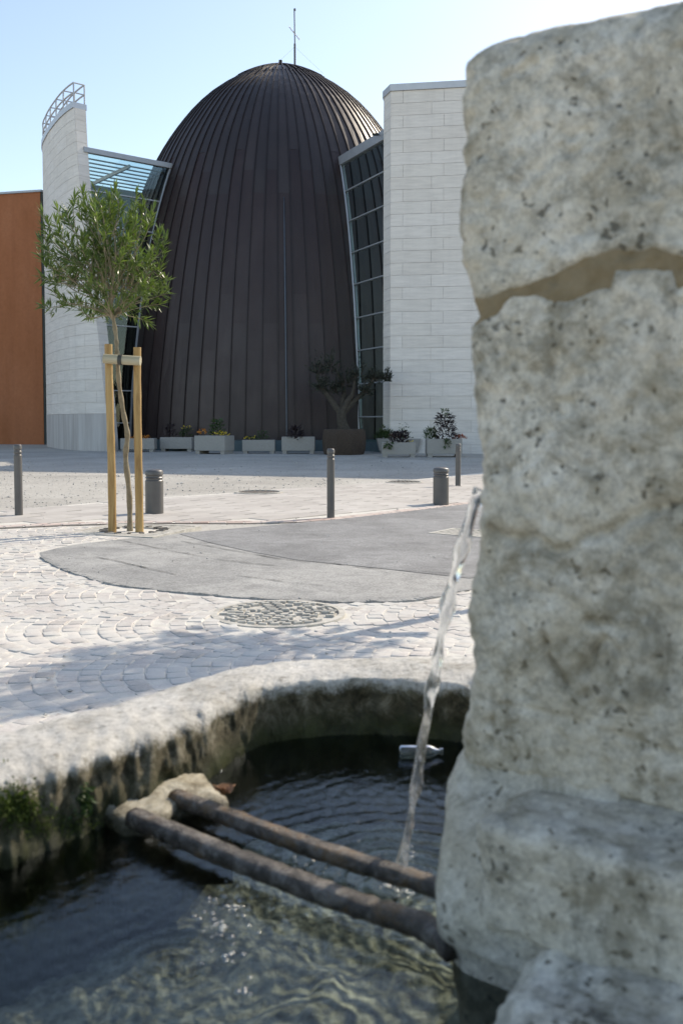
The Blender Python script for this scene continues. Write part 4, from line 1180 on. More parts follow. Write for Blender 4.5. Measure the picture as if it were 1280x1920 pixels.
o3, w, h = planter(368, 431, 817, 851, .95, -.32, 'largest concrete planter, set at an angle, with yellow and orange flowers')
clump('shrub', o3, (.1, 0, h), .38, .65, 260, .16, M['herb'], 6)
clump('yellow_flowers', o3, (.35, -.25, h), .50, .16, 40, .09, M['yellow'], 7, .8, .8)
clump('orange_flowers', o3, (-.45, -.25, h + .05), .28, .20, 26, .10, M['orangef'], 8, .8, .8)
o4, w, h = planter(454, 515, 825, 850, .6, .02, 'low concrete planter with small yellow flowers left of the middle seam')
clump('yellow_flowers', o4, (-.35, -.1, h), .35, .14, 24, .08, M['yellow'], 9, .8, .8)
clump('foliage', o4, (.15, 0, h), .35, .35, 120, .13, M['herb'], 10)
clump('foliage', o4, (-.3, 0, h - .03), .35, .15, 90, .10, M['herb'], 31)
o5, w, h = planter(528, 590, 819, 850.5, .65, .0, 'concrete planter with one dark spiky plant under the metal strip')
clump('spiky_plant', o5, (-.12, -.25, h - .12), .34, .50, 170, .26, M['darkleaf'], 11, .5, .22)
o6, w, h = planter(706, 789, 822.5, 850, 1.0, .0, 'wide tapered concrete planter with grasses against the stone block', .12)
clump('grass', o6, (-.55, -.1, h - .05), .50, .28, 420, .26, M['herb'], 12, 1.4, .10)
clump('red_leaves', o6, (-.25, -.2, h), .22, .18, 50, .12, M['redleaf'], 13)
clump('shrub', o6, (.30, 0, h - .05), .55, .68, 620, .17, M['herb'], 14)
for q, (dx, hh) in enumerate(((-.72, .55), (-.30, 1.05))):
    MB().tube([(dx, 0, h - .1), (dx + .03, 0, h + hh * .5), (dx + .09, 0, h + hh)], .012, 5).obj('stem', M['bark'], o6)
    clump('seed_head', o6, (dx + .07, 0, h + hh * .45), .14, hh * .55, 36, .11, M['herb'], 40 + q, .4, .7)
o7, w, h = planter(716, 779, 829.5, 857, .45, .0, 'small concrete trough with trailing dark leaves in front of the tapered planter')
clump('dark_plant', o7, (.05, .05, h - .05), .42, .42, 300, .18, M['darkleaf'], 15)
clump('trailing_leaves', o7, (-.42, -.28, h - .22), .16, .26, 60, .14, M['herb'], 16, -.3, .5)
clump('white_flowers', o7, (.45, -.1, h), .2, .05, 8, .06, M['yellow'], 17, .8, .8)
o8, w, h = planter(800, 866, 823, 857, .8, .0, 'concrete planter with a tall dark conical plant beside the stone pillar edge')
clump('conical_plant', o8, (.05, -.1, h - .06), .50, 1.00, 460, .20, M['darkleaf'], 18, .35)
clump('conical_tip', o8, (.02, -.1, h + .75), .20, .38, 60, .12, M['herb'], 19, .8, .4)
clump('grass', o8, (-.52, -.1, h - .05), .28, .42, 240, .20, M['herb'], 20, 1.0, .14)
clump('red_leaves', o8, (.60, -.1, h - .02), .28, .14, 110, .12, M['redleaf'], 21)
clump('trailing_leaves', o8, (.10, -.46, h - .30), .10, .34, 50, .14, M['herb'], 22, -.3, .5)
# olive tree in a wrapped root ball
OP = PG(645, 853); ot = empty('olive_tree', (OP[0], OP[1] + .85, G(OP[0], OP[1]))); props(ot, 'dark olive tree in a brown wrapped root ball before the egg', 'tree')
s_ = OP[1] / 1750
mb = MB()
n = 40; rows_ = [(.78, -.02), (.84, .15), (.86, .45), (.87, .75), (.85, .98), (.78, 1.04), (.70, .98)]
V = []; Fc = []
for r, z in rows_:
    for k in range(n):
        a = 2 * math.pi * k / n; rr = r * (1 + .05 * math.sin(a * 9) + .05 * fbm((math.cos(a) * 2, math.sin(a) * 2, z * 2), 1, 3, 2)); V.append((rr * math.cos(a), rr * math.sin(a), z))
for i in range(len(rows_) - 1):
    for k in range(n): Fc.append((i * n + k, i * n + (k + 1) % n, (i + 1) * n + (k + 1) % n, (i + 1) * n + k))
make('root_ball', V, Fc, M['sack'], ot, True)
MB().lathe([(.78, .90), (.4, .97), (.001, 1.0)], 24).obj('soil', M['soil'], ot)
def olive(o):
    rg = np.random.default_rng(44)
    tr = MB()
    T0 = np.array([0, 0, .95]); T1 = np.array([-.12, 0, 1.75]); 
    tr.tube(catmull([T0, T0 * .5 + T1 * .5 + np.array([-.04, 0, 0]), T1], 5), [.30, .27, .25, .23, .22, .21, .20, .20, .20, .21, .21], 12)
    limbs = [((-.95, .1, 2.75), (-1.1, 0, 3.3)), ((.35, -.1, 2.5), (.45, 0, 3.2)), ((.0, .3, 2.6), (-.3, .2, 3.5)), ((.75, .1, 2.5), (1.2, 0, 3.1))]
    ends = []
    for m_, e_ in limbs:
        P = catmull([T1 - np.array([0, 0, .1]), np.array(m_) * .6 + T1 * .4, np.array(m_), np.array(e_)], 5); tr.tube(P, [.16 - .12 * i / len(P) for i in range(len(P))], 8); ends += [P[-1], P[-5], P[-8]]
    tr.obj('trunk', M['oldbark'], o, smooth=True)
    V = []; Fc = []; tw = MB()
    cents = [(-1.1, 0, 3.55, .62, .75), (-.55, .1, 3.75, .55, .72), (-.95, -.1, 2.95, .55, .5), (.1, 0, 3.1, .55, .55), (.65, 0, 3.4, .58, .62), (1.25, .05, 3.25, .6, .45), (1.75, .1, 3.25, .42, .35), (.9, -.1, 2.7, .45, .5), (-.35, 0, 2.75, .45, .4)]
    for cx, cy, cz, r, hz_ in cents:
        for _ in range(34):
            v = rg.normal(0, 1, 3); v /= np.linalg.norm(v); t = np.array([cx, cy, cz]) + v * np.array([r, r, hz_]) * rg.uniform(.45, 1.0)
            st = np.array([cx, cy, cz]) + (t - np.array([cx, cy, cz])) * .2 - np.array([0, 0, .2]); d = t - st; L_ = np.linalg.norm(d); d /= L_; d = d + np.array([0, 0, .5]); d /= np.linalg.norm(d)
            tw.tube([st, st + (t - st) * .5, t], [.012, .008, .004], 4, cap=False)
            for i in range(20):
                f = rg.uniform(.2, 1.05); p = st + (t - st) * f; a = rg.uniform(0, 6.28); s = np.cross(d, [math.cos(a), math.sin(a), .2]); s /= np.linalg.norm(s)
                l = rg.uniform(.07, .13); vv = leaf_verts(p, d * .8 + s * .7, np.array([rg.normal(), rg.normal(), 1.0]), l, l * .26, .05); n0 = len(V); V.extend(vv); Fc.extend([tuple(i_ + n0 for i_ in f_) for f_ in LEAF_F])
    tw.obj('twigs', M['oldbark'], o); make('crown', V, Fc, M['olive'], o)
olive(ot)
# ================================================================== THE FOUNTAIN
fo = empty('fountain_basin', (0, 1.3, G(0, 1.3))); FO = np.array(fo.location)
props(fo, 'worn pale stone fountain basin full of clear water', 'fountain basin')
def sub(V, o): return [(p[0] - o[0], p[1] - o[1], p[2] - o[2]) for p in V]
def rim():
    N = len(OUTC); V = []; T = []
    for i in range(N):
        o, n = np.array(OUTC[i]), np.array(INNC[i]); w = n - o; d = w / np.linalg.norm(w)
        # where the inner face is eroded to a rough slope
        rough = math.exp(-(((n[0] + .40) / .16) ** 2 + ((n[1] - 1.95) / .26) ** 2)) + .55 * math.exp(-(((n[0] + .62) / .2) ** 2 + ((n[1] - 1.6) / .3) ** 2))
        g = G(o[0], o[1])
        prof = [(-.012, g - .15)] + [(-.008 + .004 * f, g + (RIMZ - .04 - g) * f) for f in (.2, .5, .8, 1)]
        L = np.linalg.norm(w)
        for q in range(1, 6):
            a = q / 5 * math.pi / 2; prof.append((.045 * (1 - math.cos(a)), RIMZ - .04 + .04 * math.sin(a) * .93))
        for f in np.linspace(.28, min(.80, (L - .03 - .06 * rough) / L), 9): prof.append((L * f, RIMZ - .004 + .008 * math.sin(math.pi * f)))
        lip = .016 + .05 * rough; s0 = L - .018 - .06 * rough
        for q in range(0, 8):
            a = q / 7 * math.pi / 2; prof.append((s0 + (.016 + .05 * rough) * math.sin(a), RIMZ - .006 - lip * (1 - math.cos(a))))
        s1, z1 = prof[-1]
        for f in np.linspace(.06, 1, 20): prof.append((s1 + (.012 + .085 * rough) * f ** 1.2, z1 + (FLZ - .05 - z1) * f ** 1.15))
        row = []
        for s, z in prof:
            p = np.array([o[0] + d[0] * s, o[1] + d[1] * s, z]); row.append((p, d, s / L, rough))
        T.append(row)
    K = len(T[0])
    for row in T:
        for p, d, f, rough in row:
            inner_ = max(0, min(1, (RIMZ - .015 - p[2]) / .04)) if f > .6 else 0
            a1 = fbm(p, 4.5, 5, 2.0); a2 = fbm(p, 16, 5, 7.0); a3 = fbm((p[0], p[1], p[2] * .55), 34, 4, 5.0)
            dn = .007 * a1 + .005 * a2 + .002 * a3 + inner_ * (.012 * a2 + (.006 + .022 * rough) * a3 + (.022 * rough) * fbm(p, 9, 4, 31))
            if .80 < f < 1.05 and p[2] > RIMZ - .07: dn += .010 * min(0, fbm(p, 26, 4, 17)) + .006 * a3
            up = .005 * a1 + .004 * a2 + .0025 * a3 if f < .95 else .004 * a2
            V.append((p[0] + d[0] * dn, p[1] + d[1] * dn, p[2] + up * (1 - inner_)))
    Fc = []
    for i in range(N):
        j = (i + 1) % N
        for k in range(K - 1): Fc.append((i * K + k, j * K + k, j * K + k + 1, i * K + k + 1))
    o = make('rim', sub(V, FO), Fc, M['basin'], fo, True)
    me = o.data; bm = bmesh.new(); bm.from_mesh(me); bmesh.ops.recalc_face_normals(bm, faces=bm.faces[:]); bm.to_mesh(me); bm.free()
rim()
def floor():
    V = []; Fc = []; nx, ny = 110, 120
    for j in range(ny + 1):
        for i in range(nx + 1):
            x = -1.15 + 2.5 * i / nx; y = .05 + 2.55 * j / ny
            V.append((x, y, FLZ + .022 * fbm((x, y, 0), 6, 5, 3) + .010 * fbm((x, y, 0), 28, 3, 8)))
    for j in range(ny):
        for i in range(nx):
            a = j * (nx + 1) + i; Fc.append((a, a + 1, a + nx + 2, a + nx + 1))
    make('basin_floor', sub(V, FO), Fc, M['floor'], fo, True)
floor()
# flat ledge stone where the two bars rest
def loft_rock(name, outline, ztop, zbot, mat, parent, O, grow=.05, amp=.01, seed=0, dome=.012):
    """irregular stone with a flat worn top from a plan outline"""
    P = catmull(outline, 8, True); c = np.mean(P, axis=0); V = []; n = len(P); lev = []
    for f in (.0001, .25, .5, .75, .9): lev.append((f, ztop + dome * (1 - f * f)))
    for q in range(1, 5):
        a = q / 4 * math.pi / 2; lev.append((.9 + .12 * math.sin(a), ztop - .03 * (1 - math.cos(a))))
    for f in np.linspace(.15, 1, 9): lev.append((1.02 + grow / .15 * f * .3, ztop - .03 + (zbot - ztop + .03) * f))
    for k, z in lev:
        for p in P:
            q = c + (p - c) * k; b = np.array([q[0], q[1], z]); e = fbm(b, 14, 5, seed) * amp; e2 = fbm(b, 40, 4, seed + 3) * amp * .5
            dirv = (p - c) / np.linalg.norm(p - c); side = 1 if k > .95 else .0
            V.append((q[0] + dirv[0] * (e + e2) * side, q[1] + dirv[1] * (e + e2) * side, z + (e * .6 + e2 * .5) * (1 - .5 * side)))
    Fc = []
    for i in range(len(lev) - 1):
        for k in range(n): Fc.append((i * n + k, (i + 1) * n + k, (i + 1) * n + (k + 1) % n, i * n + (k + 1) % n))
    Fc.append(tuple(range(n)))
    ob = make(name, sub(V, O), Fc, mat, parent, True)
    bm = bmesh.new(); bm.from_mesh(ob.data); bmesh.ops.recalc_face_normals(bm, faces=bm.faces[:]); bm.to_mesh(ob.data); bm.free()
    return ob
LZ = CZ - .772
lp = lambda u, v: PZ(u, v, LZ)[:2]
loft_rock('ledge_stone', [lp(150, 1420), lp(300, 1400), lp(375, 1437), lp(405, 1475), lp(425, 1500), lp(345, 1506), lp(300, 1530), lp(235, 1538), lp(180, 1500)], LZ, WATZ - .14, M['basin2'], fo, FO, .05, .012, 5)
# bars across the water
def bar(pts, rad, name, seed, label=None):
    P = catmull(pts, 14); V = []; n = 14; Fc = []
    for i, p in enumerate(P):
        d = P[min(i + 1, len(P) - 1)] - P[max(i - 1, 0)]; d = d / np.linalg.norm(d); s = np.array([d[1], -d[0], 0]); s /= np.linalg.norm(s); u = np.cross(s, d)
        for k in range(n):
            a = 2 * math.pi * k / n; ca_, sa_ = math.cos(a), math.sin(a); se = (abs(ca_) ** 3.2 + abs(sa_) ** 3.2) ** (-1 / 3.2); b = p + s * ca_ * se * rad * 1.02 + u * sa_ * se * rad * .86
            e = 1 + .05 * fbm(b, 14, 4, seed) + .15 * fbm(b, 70, 4, seed + 2)
            V.append(p + (b - p) * e)
    for i in range(len(P) - 1):
        for k in range(n): Fc.append((i * n + k, i * n + (k + 1) % n, (i + 1) * n + (k + 1) % n, (i + 1) * n + k))
    Fc += [tuple(range(n))[::-1], tuple((len(P) - 1) * n + k for k in range(n))]
    o = empty(name, tuple(P[0])); 
    props(o, label, 'bar', 'rest bars across the basin')
    make('shaft', sub(V, P[0]), Fc, M['bar'], o, True)
    return o
bz = CZ - .764
def B3(u, v, dz=0): p = PZ(u, v, bz + dz); return np.array([p[0], p[1], bz + dz - .004])
bar([B3(250, 1528), B3(400, 1590), B3(550, 1648), B3(680, 1696), B3(795, 1733), np.array([.165, 1.325, bz - .006])], .0195, 'rest_bar', 3, 'weathered bar across the basin, the one nearer the viewer')
bar([B3(328, 1490), B3(480, 1548), B3(640, 1604), B3(805, 1655), np.array([.20, 1.45, bz - .004])], .017, 'rest_bar', 8, 'weathered bar across the basin, the one farther back with a dead leaf on it')

# ------------------------------------------------------------------ stone pillar
AXV = np.array([.82, -.572]); AXV /= np.linalg.norm(AXV); BXV = np.array([-AXV[1], AXV[0]])
C0 = np.array([.199, 1.45])
pil = empty('fountain_pillar', (C0[0] + .3, C0[1] + .1, FLZ)); PO = np.array(pil.location)
props(pil, 'large weathered grey stone pillar of the fountain, close on the right', 'pillar')
def ab(a, b, z): p = C0 + AXV * a + BXV * b; return np.array([p[0], p[1], z])
def front(u, v):
    """pixel -> (a, z) on the pillar's front plane"""
    d = ray(u, v); n = BXV; t = (C0 @ n) / (d[:2] @ n); p = np.array([0, 0, CZ]) + d * t
    return (p[:2] - C0) @ AXV, p[2]
zc = lambda v: CZ - (v - 790) / 1750 * 1.45
sil_v = [60, 110, 130, 200, 300, 400, 500, 560, 590, 612, 700, 800, 870, 950, 1000, 1100, 1180, 1250, 1300, 1350, 1420]
sil_u = [x - 7 for x in (872, 868, 864, 861, 865, 866, 863, 871, 886, 876, 872, 880, 893, 898, 893, 885, 879, 890, 886, 878, 866)]
def delta(z): 
    v = 790 + (CZ - z) * 1750 / 1.45
    return (np.interp(v, sil_v, sil_u) - 880) / 1084
AW, BW = .66, .46
per = []      # perimeter (a, b, outward normal)
rc = .028
for b in np.linspace(BW, rc, 16): per.append((0, b, (-1, 0)))
for q in range(1, 9):
    t = q / 9 * math.pi / 2; per.append((rc - rc * math.cos(t), rc - rc * math.sin(t), (-math.cos(t), -math.sin(t))))
for a in np.concatenate([np.linspace(rc, .44, 150), np.linspace(.45, AW, 20)[1:]]): per.append((a, 0, (0, -1)))
for b in np.linspace(.03, BW, 10): per.append((AW, b, (1, 0)))
for a in np.linspace(AW - .05, .05, 8): per.append((a, BW, (0, 1)))
ju = [front(u, v) for u, v in ((873, 550), (893, 563), (927, 563), (960, 547), (1010, 533), (1043, 517), (1093, 493), (1127, 480), (1160, 473), (1193, 477), (1227, 470), (1260, 483), (1280, 487))]
jl = [front(u, v) for u, v in ((880, 600), (897, 605), (927, 587), (953, 560), (970, 551), (1010, 548), (1040, 557), (1073, 557), (1110, 540), (1143, 533), (1157, 499), (1193, 497), (1243, 500), (1262, 502), (1270, 537), (1280, 533))]
zu = lambda a: float(np.interp(a, [p[0] for p in ju], [p[1] for p in ju])) + .004 * fbm((a, 0, 0), 30, 3, 1)
zl = lambda a: float(np.interp(a, [p[0] for p in jl], [p[1] for p in jl])) + .004 * fbm((a, 0, 2), 30, 3, 1)
cr = [[front(u, v) for u, v in q] for q in (
    [(885, 972), (930, 1000), (975, 1012), (1000, 1006), (1030, 1036), (1072, 1026), (1085, 1008), (1130, 1000), (1175, 972), (1230, 955), (1285, 945)],
    [(1020, 1190), (1022, 1225), (1040, 1255), (1058, 1285)], [(1100, 1255), (1112, 1218), (1132, 1195), (1155, 1220)], [(1100, 1165), (1140, 1170)],
    [(1040, 755), (1036, 768), (1050, 778), (1075, 770), (1066, 752), (1046, 750)], [(930, 1320), (1050, 1345), (1160, 1382), (1280, 1420)])]
def crack(a, z):
    s = 0
    for k, q in enumerate(cr):
        if not (min(p[0] for p in q) - .03 < a < max(p[0] for p in q) + .03 and min(p[1] for p in q) - .03 < z < max(p[1] for p in q) + .03): continue
        dd = 1e9
        for (a0, z0), (a1, z1) in zip(q[:-1], q[1:]):
            dx, dz = a1 - a0, z1 - z0; t = max(0, min(1, ((a - a0) * dx + (z - z0) * dz) / (dx * dx + dz * dz))); dd = min(dd, math.hypot(a - a0 - t * dx, z - z0 - t * dz))
        wd = .0065 if k < 4 else .004
        s += (.020 if k < 4 else .008) * math.exp(-(dd / wd) ** 2) * (.55 + .9 * abs(fbm((a, z, k), 24, 3, 4)))
        if k == 0:       # the stone below the crack stands back a little
            s += .006 * math.exp(-(dd / .02) ** 2)
    return s
def shaft(name, zlo, zhi, rows, mat, topround=False, inset=0.0, rough=1.0, edge_hi=False, edge_lo=False):
    V = []; Fc = []; n = len(per)
    for j in range(rows + 1):
        f = j / rows
        for a, b, nr in per:
            af = a if nr[1] == -1 or a > 0 else 0.0
            z0, z1 = zlo(a), zhi(a); z = z0 + (z1 - z0) * f
            dl = delta(z) * math.exp(-a / .10)
            ins_ = inset; tin = 0.0
            if topround:
                h = z1 - z
                if h < .085: tin = .085 * (1 - math.sqrt(max(0, 1 - ((.085 - h) / .085) ** 2)))
            if edge_hi and z1 - z < .012: ins_ += .010 * (1 - (z1 - z) / .012) ** 1.5
            if edge_lo and z - z0 < .012: ins_ += .010 * (1 - (z - z0) / .012) ** 1.5
            p = ab(a + dl, b, z)
            e = .012 * fbm(p, 3.2, 4, 1) + .007 * fbm(p, 11, 5, 4) + .0050 * fbm(p, 38, 5, 6)
            pit = fbm(p, 24, 3, 12); e -= .014 * max(0, pit - .30)
            e *= rough
            if nr == (0, -1): e -= crack(a + dl, z) * (1 if inset == 0 else 0)
            k = e - ins_
            q = C0 + AXV * (min(max(a, tin), AW - tin) + dl + nr[0] * k) + BXV * (min(max(b, tin), BW - tin) + nr[1] * k)
            V.append((q[0], q[1], z))
    for j in range(rows):
        for k in range(n):
            k2 = (k + 1) % n; Fc.append((j * n + k, j * n + k2, (j + 1) * n + k2, (j + 1) * n + k))
    last = rows
    if topround:
        cen = np.mean(np.array(V[rows * n:(rows + 1) * n]), axis=0)
        for q in (.85, .6, .3, .05):
            for k in range(n):
                p = np.array(V[rows * n + k]); w_ = cen + (p - cen) * q; w_[2] = p[2] * q + cen[2] * (1 - q) + .012 * (1 - q * q) + .004 * fbm(w_, 14, 4, 2); V.append(tuple(w_))
            for k in range(n):
                k2 = (k + 1) % n; Fc.append((last * n + k, last * n + k2, (last + 1) * n + k2, (last + 1) * n + k))
            last += 1
    Fc += [tuple(range(n))[::-1], tuple(last * n + k for k in range(n))]
    o = make(name, sub(V, PO), Fc, mat, pil, True)
    bm = bmesh.new(); bm.from_mesh(o.data); bmesh.ops.recalc_face_normals(bm, faces=bm.faces[:]); bm.to_mesh(o.data); bm.free()
    return o
ZTOP = CZ + .592; ZB = CZ - .535
shaft('upper_stone', zu, lambda a: ZTOP + .008 * fbm((a, 0, 7), 6, 3, 3), 110, M['pillar'], True, edge_lo=True)
shaft('lower_stone', lambda a: ZB - .012 + .006 * fbm((a, 0, 9), 9, 3), zl, 165, M['pillar'], False, edge_hi=True, edge_lo=True)
shaft('mortar_joint', lambda a: zl(a) - .02, lambda a: zu(a) + .02, 14, M['mortar'], False, .0045, 1.0)
# flared foot of the pillar
def foot_():
    lev = [(.40, .004, .022, .03), (.47, -.014, .022, .035), (.525, -.026, .014, .04), (.555, -.032, -.012, .045), (.61, -.024, -.085, .055), (.69, -.002, -.142, .06), (.75, .0, -.138, .06), (.80, .012, -.122, .06), (1.10, .03, -.10, .06)]
    L_ = catmull(lev, 8); V = []; n = 0
    for d, a0, b0, r in L_:
        ring = []
        a1, b1 = .24, BW
        for b in np.linspace(b1, b0 + r, 14): ring.append((a0, b, -1, 0))
        for q in range(1, 12):
            t = q / 12 * math.pi / 2; ring.append((a0 + r - r * math.cos(t), b0 + r - r * math.sin(t), -math.cos(t), -math.sin(t)))
        for a in np.linspace(a0 + r, a1, 30): ring.append((a, b0, 0, -1))
        for b in np.linspace(b0 + .05, b1, 8): ring.append((a1, b, 1, 0))
        n = len(ring)
        for a, b, x, y in ring:
            p = ab(a, b, CZ - d); e = .010 * fbm(p, 5, 4, 2) + .005 * fbm(p, 22, 5, 5); q = C0 + AXV * (a + x * e) + BXV * (b + y * e); V.append((q[0], q[1], CZ - d))
    Fc = []
    for j in range(len(L_) - 1):
        for k in range(n): Fc.append((j * n + k, j * n + (k + 1) % n, (j + 1) * n + (k + 1) % n, (j + 1) * n + k))
    Fc += [tuple(range(n))]
    o = make('flared_foot', sub(V, PO), Fc, M['foot'], pil, True)
    bm = bmesh.new(); bm.from_mesh(o.data); bmesh.ops.recalc_face_normals(bm, faces=bm.faces[:]); bm.to_mesh(o.data); bm.free()
def block(name, a0, a1, b0, b1, z0, z1, mat, seed, amp=.012, power=7, n=44):
    """a rounded, weathered block in the pillar's own axes"""
    bm = bmesh.new(); bmesh.ops.create_cube(bm, size=2); bmesh.ops.subdivide_edges(bm, edges=bm.edges[:], cuts=n, use_grid_fill=True)
    ca_, cb_, cz_ = (a0 + a1) / 2, (b0 + b1) / 2, (z0 + z1) / 2; ha, hb, hz = (a1 - a0) / 2, (b1 - b0) / 2, (z1 - z0) / 2
    for v in bm.verts:
        x, y, z = v.co; l = (abs(x) ** power + abs(y) ** power + abs(z) ** power) ** (1 / power); nn = Vector((x, y, z)).normalized()
        p = ab(ca_ + ha * x / l, cb_ + hb * y / l, cz_ + hz * z / l)
        e = amp * fbm(p, 5, 4, seed) + amp * .6 * fbm(p, 16, 5, seed + 2) + amp * .35 * fbm(p, 42, 4, seed + 5)
        q = ab(ca_ + ha * x / l + nn.x * e, cb_ + hb * y / l + nn.y * e, cz_ + hz * z / l + nn.z * e)
        v.co = Vector(q - PO)
    for f in bm.faces: f.smooth = True
    me = bpy.data.meshes.new(name); bmesh.ops.recalc_face_normals(bm, faces=bm.faces[:]); bm.to_mesh(me); bm.free()
    return put(name, me, mat, pil)
M['foot'] = M['pillar']
foot_()
block('base_block', .095, .80, -.175, .06, CZ - .695, CZ - .545, M['pillar'], 4, .011, 12)
block('plinth_stone', .17, .85, -.37, .05, CZ - 1.12, CZ - .675, M['pillar'], 9, .02, 5)
# spout and jet
sp = empty('water_spout', tuple(ab(-.03, .165, CZ - .125))); props(sp, 'short iron spout in the side of the stone pillar', 'spout'); SO = np.array(sp.location)
MB().tube([ab(.06, .165, CZ - .115) - SO, ab(-.045, .165, CZ - .128) - SO], .013, 14).obj('pipe', M['iron'], sp, angle=40)
MB().tube([ab(.0, .165, CZ - .120) - SO, ab(-.012, .165, CZ - .121) - SO], .022, 14).obj('collar', M['iron'], sp, angle=40)
jpx = [(905, 922, 1.585), (890, 945, 1.59), (872, 1005, 1.60), (856, 1065, 1.607), (843, 1115, 1.612), (828, 1190, 1.618), (813, 1270, 1.622), (799, 1350, 1.626), (786, 1430, 1.63), (772, 1520, 1.632), (757, 1600, 1.634), (745, 1662, 1.635), (742, 1690, 1.635)]
JP = catmull([PY(*p) for p in jpx], 10)
def jet():
    n = 16; V = []; Fc = []
    J = len(JP)
    for i, p in enumerate(JP):
        d = JP[min(i + 1, J - 1)] - JP[max(i - 1, 0)]; d /= np.linalg.norm(d); s = np.cross(d, [0, 1, 0]); s /= np.linalg.norm(s); t = np.cross(s, d)
        f = i / J; r = .0115 * (1 - .42 * f) * (1 + .30 * f * math.sin(i * .62 + 1.3 * math.sin(i * .21)) + .12 * math.sin(i * .33)); tw = i * .30
        el = 1 + .55 * math.cos(i * .31) * (.6 + f * .4)
        for k in range(n):
            a = 2 * math.pi * k / n; rr = r * (1 + .14 * math.sin(2 * a + tw) + .10 * math.sin(3 * a - tw * 1.7) + .12 * fbm((math.cos(a), math.sin(a), i * .16), 1.3, 3, 2))
            V.append(p + s * math.cos(a) * rr * el ** .5 + t * math.sin(a) * rr / el ** .5)
    for i in range(J - 1):
        for k in range(n): Fc.append((i * n + k, i * n + (k + 1) % n, (i + 1) * n + (k + 1) % n, (i + 1) * n + k))
    Fc += [tuple(range(n))[::-1], tuple((J - 1) * n + k for k in range(n))]
    o = make('water_jet', sub(V, JP[-1]), Fc, M['jet'], None, True); o.location = JP[-1]
    props(o, 'thin twisting jet of clear water falling from the pillar', 'water jet')
    bm = bmesh.new(); bm.from_mesh(o.data); bmesh.ops.recalc_face_normals(bm, faces=bm.faces[:]); bm.to_mesh(o.data); bm.free()
    return o
jet()
# water surface with rings and ripples
IMP = PZ(745, 1662, WATZ); R2 = PZ(322, 1806, WATZ); R3 = PZ(600, 1880, WATZ)
def water():
    nx, ny = 420, 420; V = np.zeros(((nx + 1) * (ny + 1), 3)); Fc = []
    xs = np.linspace(-.98, 1.2, nx + 1); ys = np.linspace(.15, 2.52, ny + 1)
    X, Y = np.meshgrid(xs, ys)
    def rings(c, amp, wl, decay, r0=.0):
        r = np.hypot(X - c[0], Y - c[1]); return amp * np.cos(2 * np.pi * r / wl) * np.exp(-((r - r0) / decay) ** 2) 
    W_ = np.array([[.012 * fbm((x_, y_, 0), 9, 3, 5) for x_ in xs[::7]] for y_ in ys[::7]]); wi = lambda A: np.array([np.interp(xs, xs[::7], rw) for rw in A]); WX = wi(W_); WX = np.array([np.interp(ys, ys[::7], WX[:, i]) for i in range(WX.shape[1])]).T; X, Y = X + WX, Y - WX
    Z = rings(IMP, .0013, .042, .26) + rings(IMP, .0009, .023, .16) + rings(R2, .0016, .030, .075) + rings(R3, .0008, .026, .05)
    Z += rings((.45, 2.1), .0005, .036, .3) + rings((-.1, 1.1), .0002, .045, .5)
    rg = np.random.default_rng(3)
    for _ in range(26):
        a = rg.uniform(0, 6.28); k = rg.uniform(110, 420); Z += .034 / k * np.cos(k * (X * math.cos(a) + Y * math.sin(a)) + rg.uniform(0, 6.28)) * .30
    X, Y = np.meshgrid(xs, ys); V[:, 0] = X.ravel(); V[:, 1] = Y.ravel(); V[:, 2] = WATZ + Z.ravel()
    MID = [tuple((np.array(OUTC[i]) * .35 + np.array(INNC[i]) * .65)) for i in range(0, len(OUTC), 6)]
    keep = np.array([[inside(MID, xs[i], ys[j]) for i in range(0, nx + 1, 4)] for j in range(0, ny + 1, 4)])
    for j in range(ny):
        for i in range(nx):
            if not keep[min((j + 2) // 4, keep.shape[0] - 1), min((i + 2) // 4, keep.shape[1] - 1)]: continue
            a = j * (nx + 1) + i; Fc.append((a, a + 1, a + nx + 2, a + nx + 1))
    o = make('water', V, Fc, M['water'], None, True); bm = bmesh.new(); bm.from_mesh(o.data); bmesh.ops.delete(bm, geom=[q for q in bm.verts if not q.link_faces], context='VERTS'); bm.to_mesh(o.data); bm.free(); props(o, 'rippled clear water in the fountain basin', 'water', kind='structure')
water()
# bubbles and splash drops round the jet, more bubbles added for sun glints
bub = MB(); rg = np.random.default_rng(12)
def dome(c, r, flat=.6):
    V = [(c[0], c[1], c[2] + r * flat)]; Fc = []; n = 10
    for q in (30, 60, 90):
        for k in range(n): a = 2 * math.pi * k / n; V.append((c[0] + r * math.sin(R(q)) * math.cos(a), c[1] + r * math.sin(R(q)) * math.sin(a), c[2] + r * flat * math.cos(R(q))))
    for k in range(n): Fc.append((0, 1 + k, 1 + (k + 1) % n))
    for q in range(2):
        for k in range(n): Fc.append((1 + q * n + k, 1 + (q + 1) * n + k, 1 + (q + 1) * n + (k + 1) % n, 1 + q * n + (k + 1) % n))
    bub.add(V, Fc)
for u, v, sp_, n in ((430, 1690, 34, 44), (400, 1740, 26, 24), (570, 1630, 36, 26), (500, 1700, 60, 18), (430, 1790, 36, 14), (405, 1440, 14, 14), (780, 1600, 20, 5), (640, 1640, 50, 8), (460, 1850, 30, 5), (680, 1560, 60, 4)):
    for _ in range(n):
        p = PZ(u + rg.normal(0, sp_ * .6), v + rg.normal(0, sp_ * .5), WATZ); dome((p[0], p[1], WATZ), rg.uniform(.0018, .0055))
for _ in range(150):
    a = rg.uniform(0, 6.28); q = abs(rg.normal(0, .035)); dome((IMP[0] + q * math.cos(a), IMP[1] + q * math.sin(a), WATZ), rg.uniform(.0012, .0045), .8)
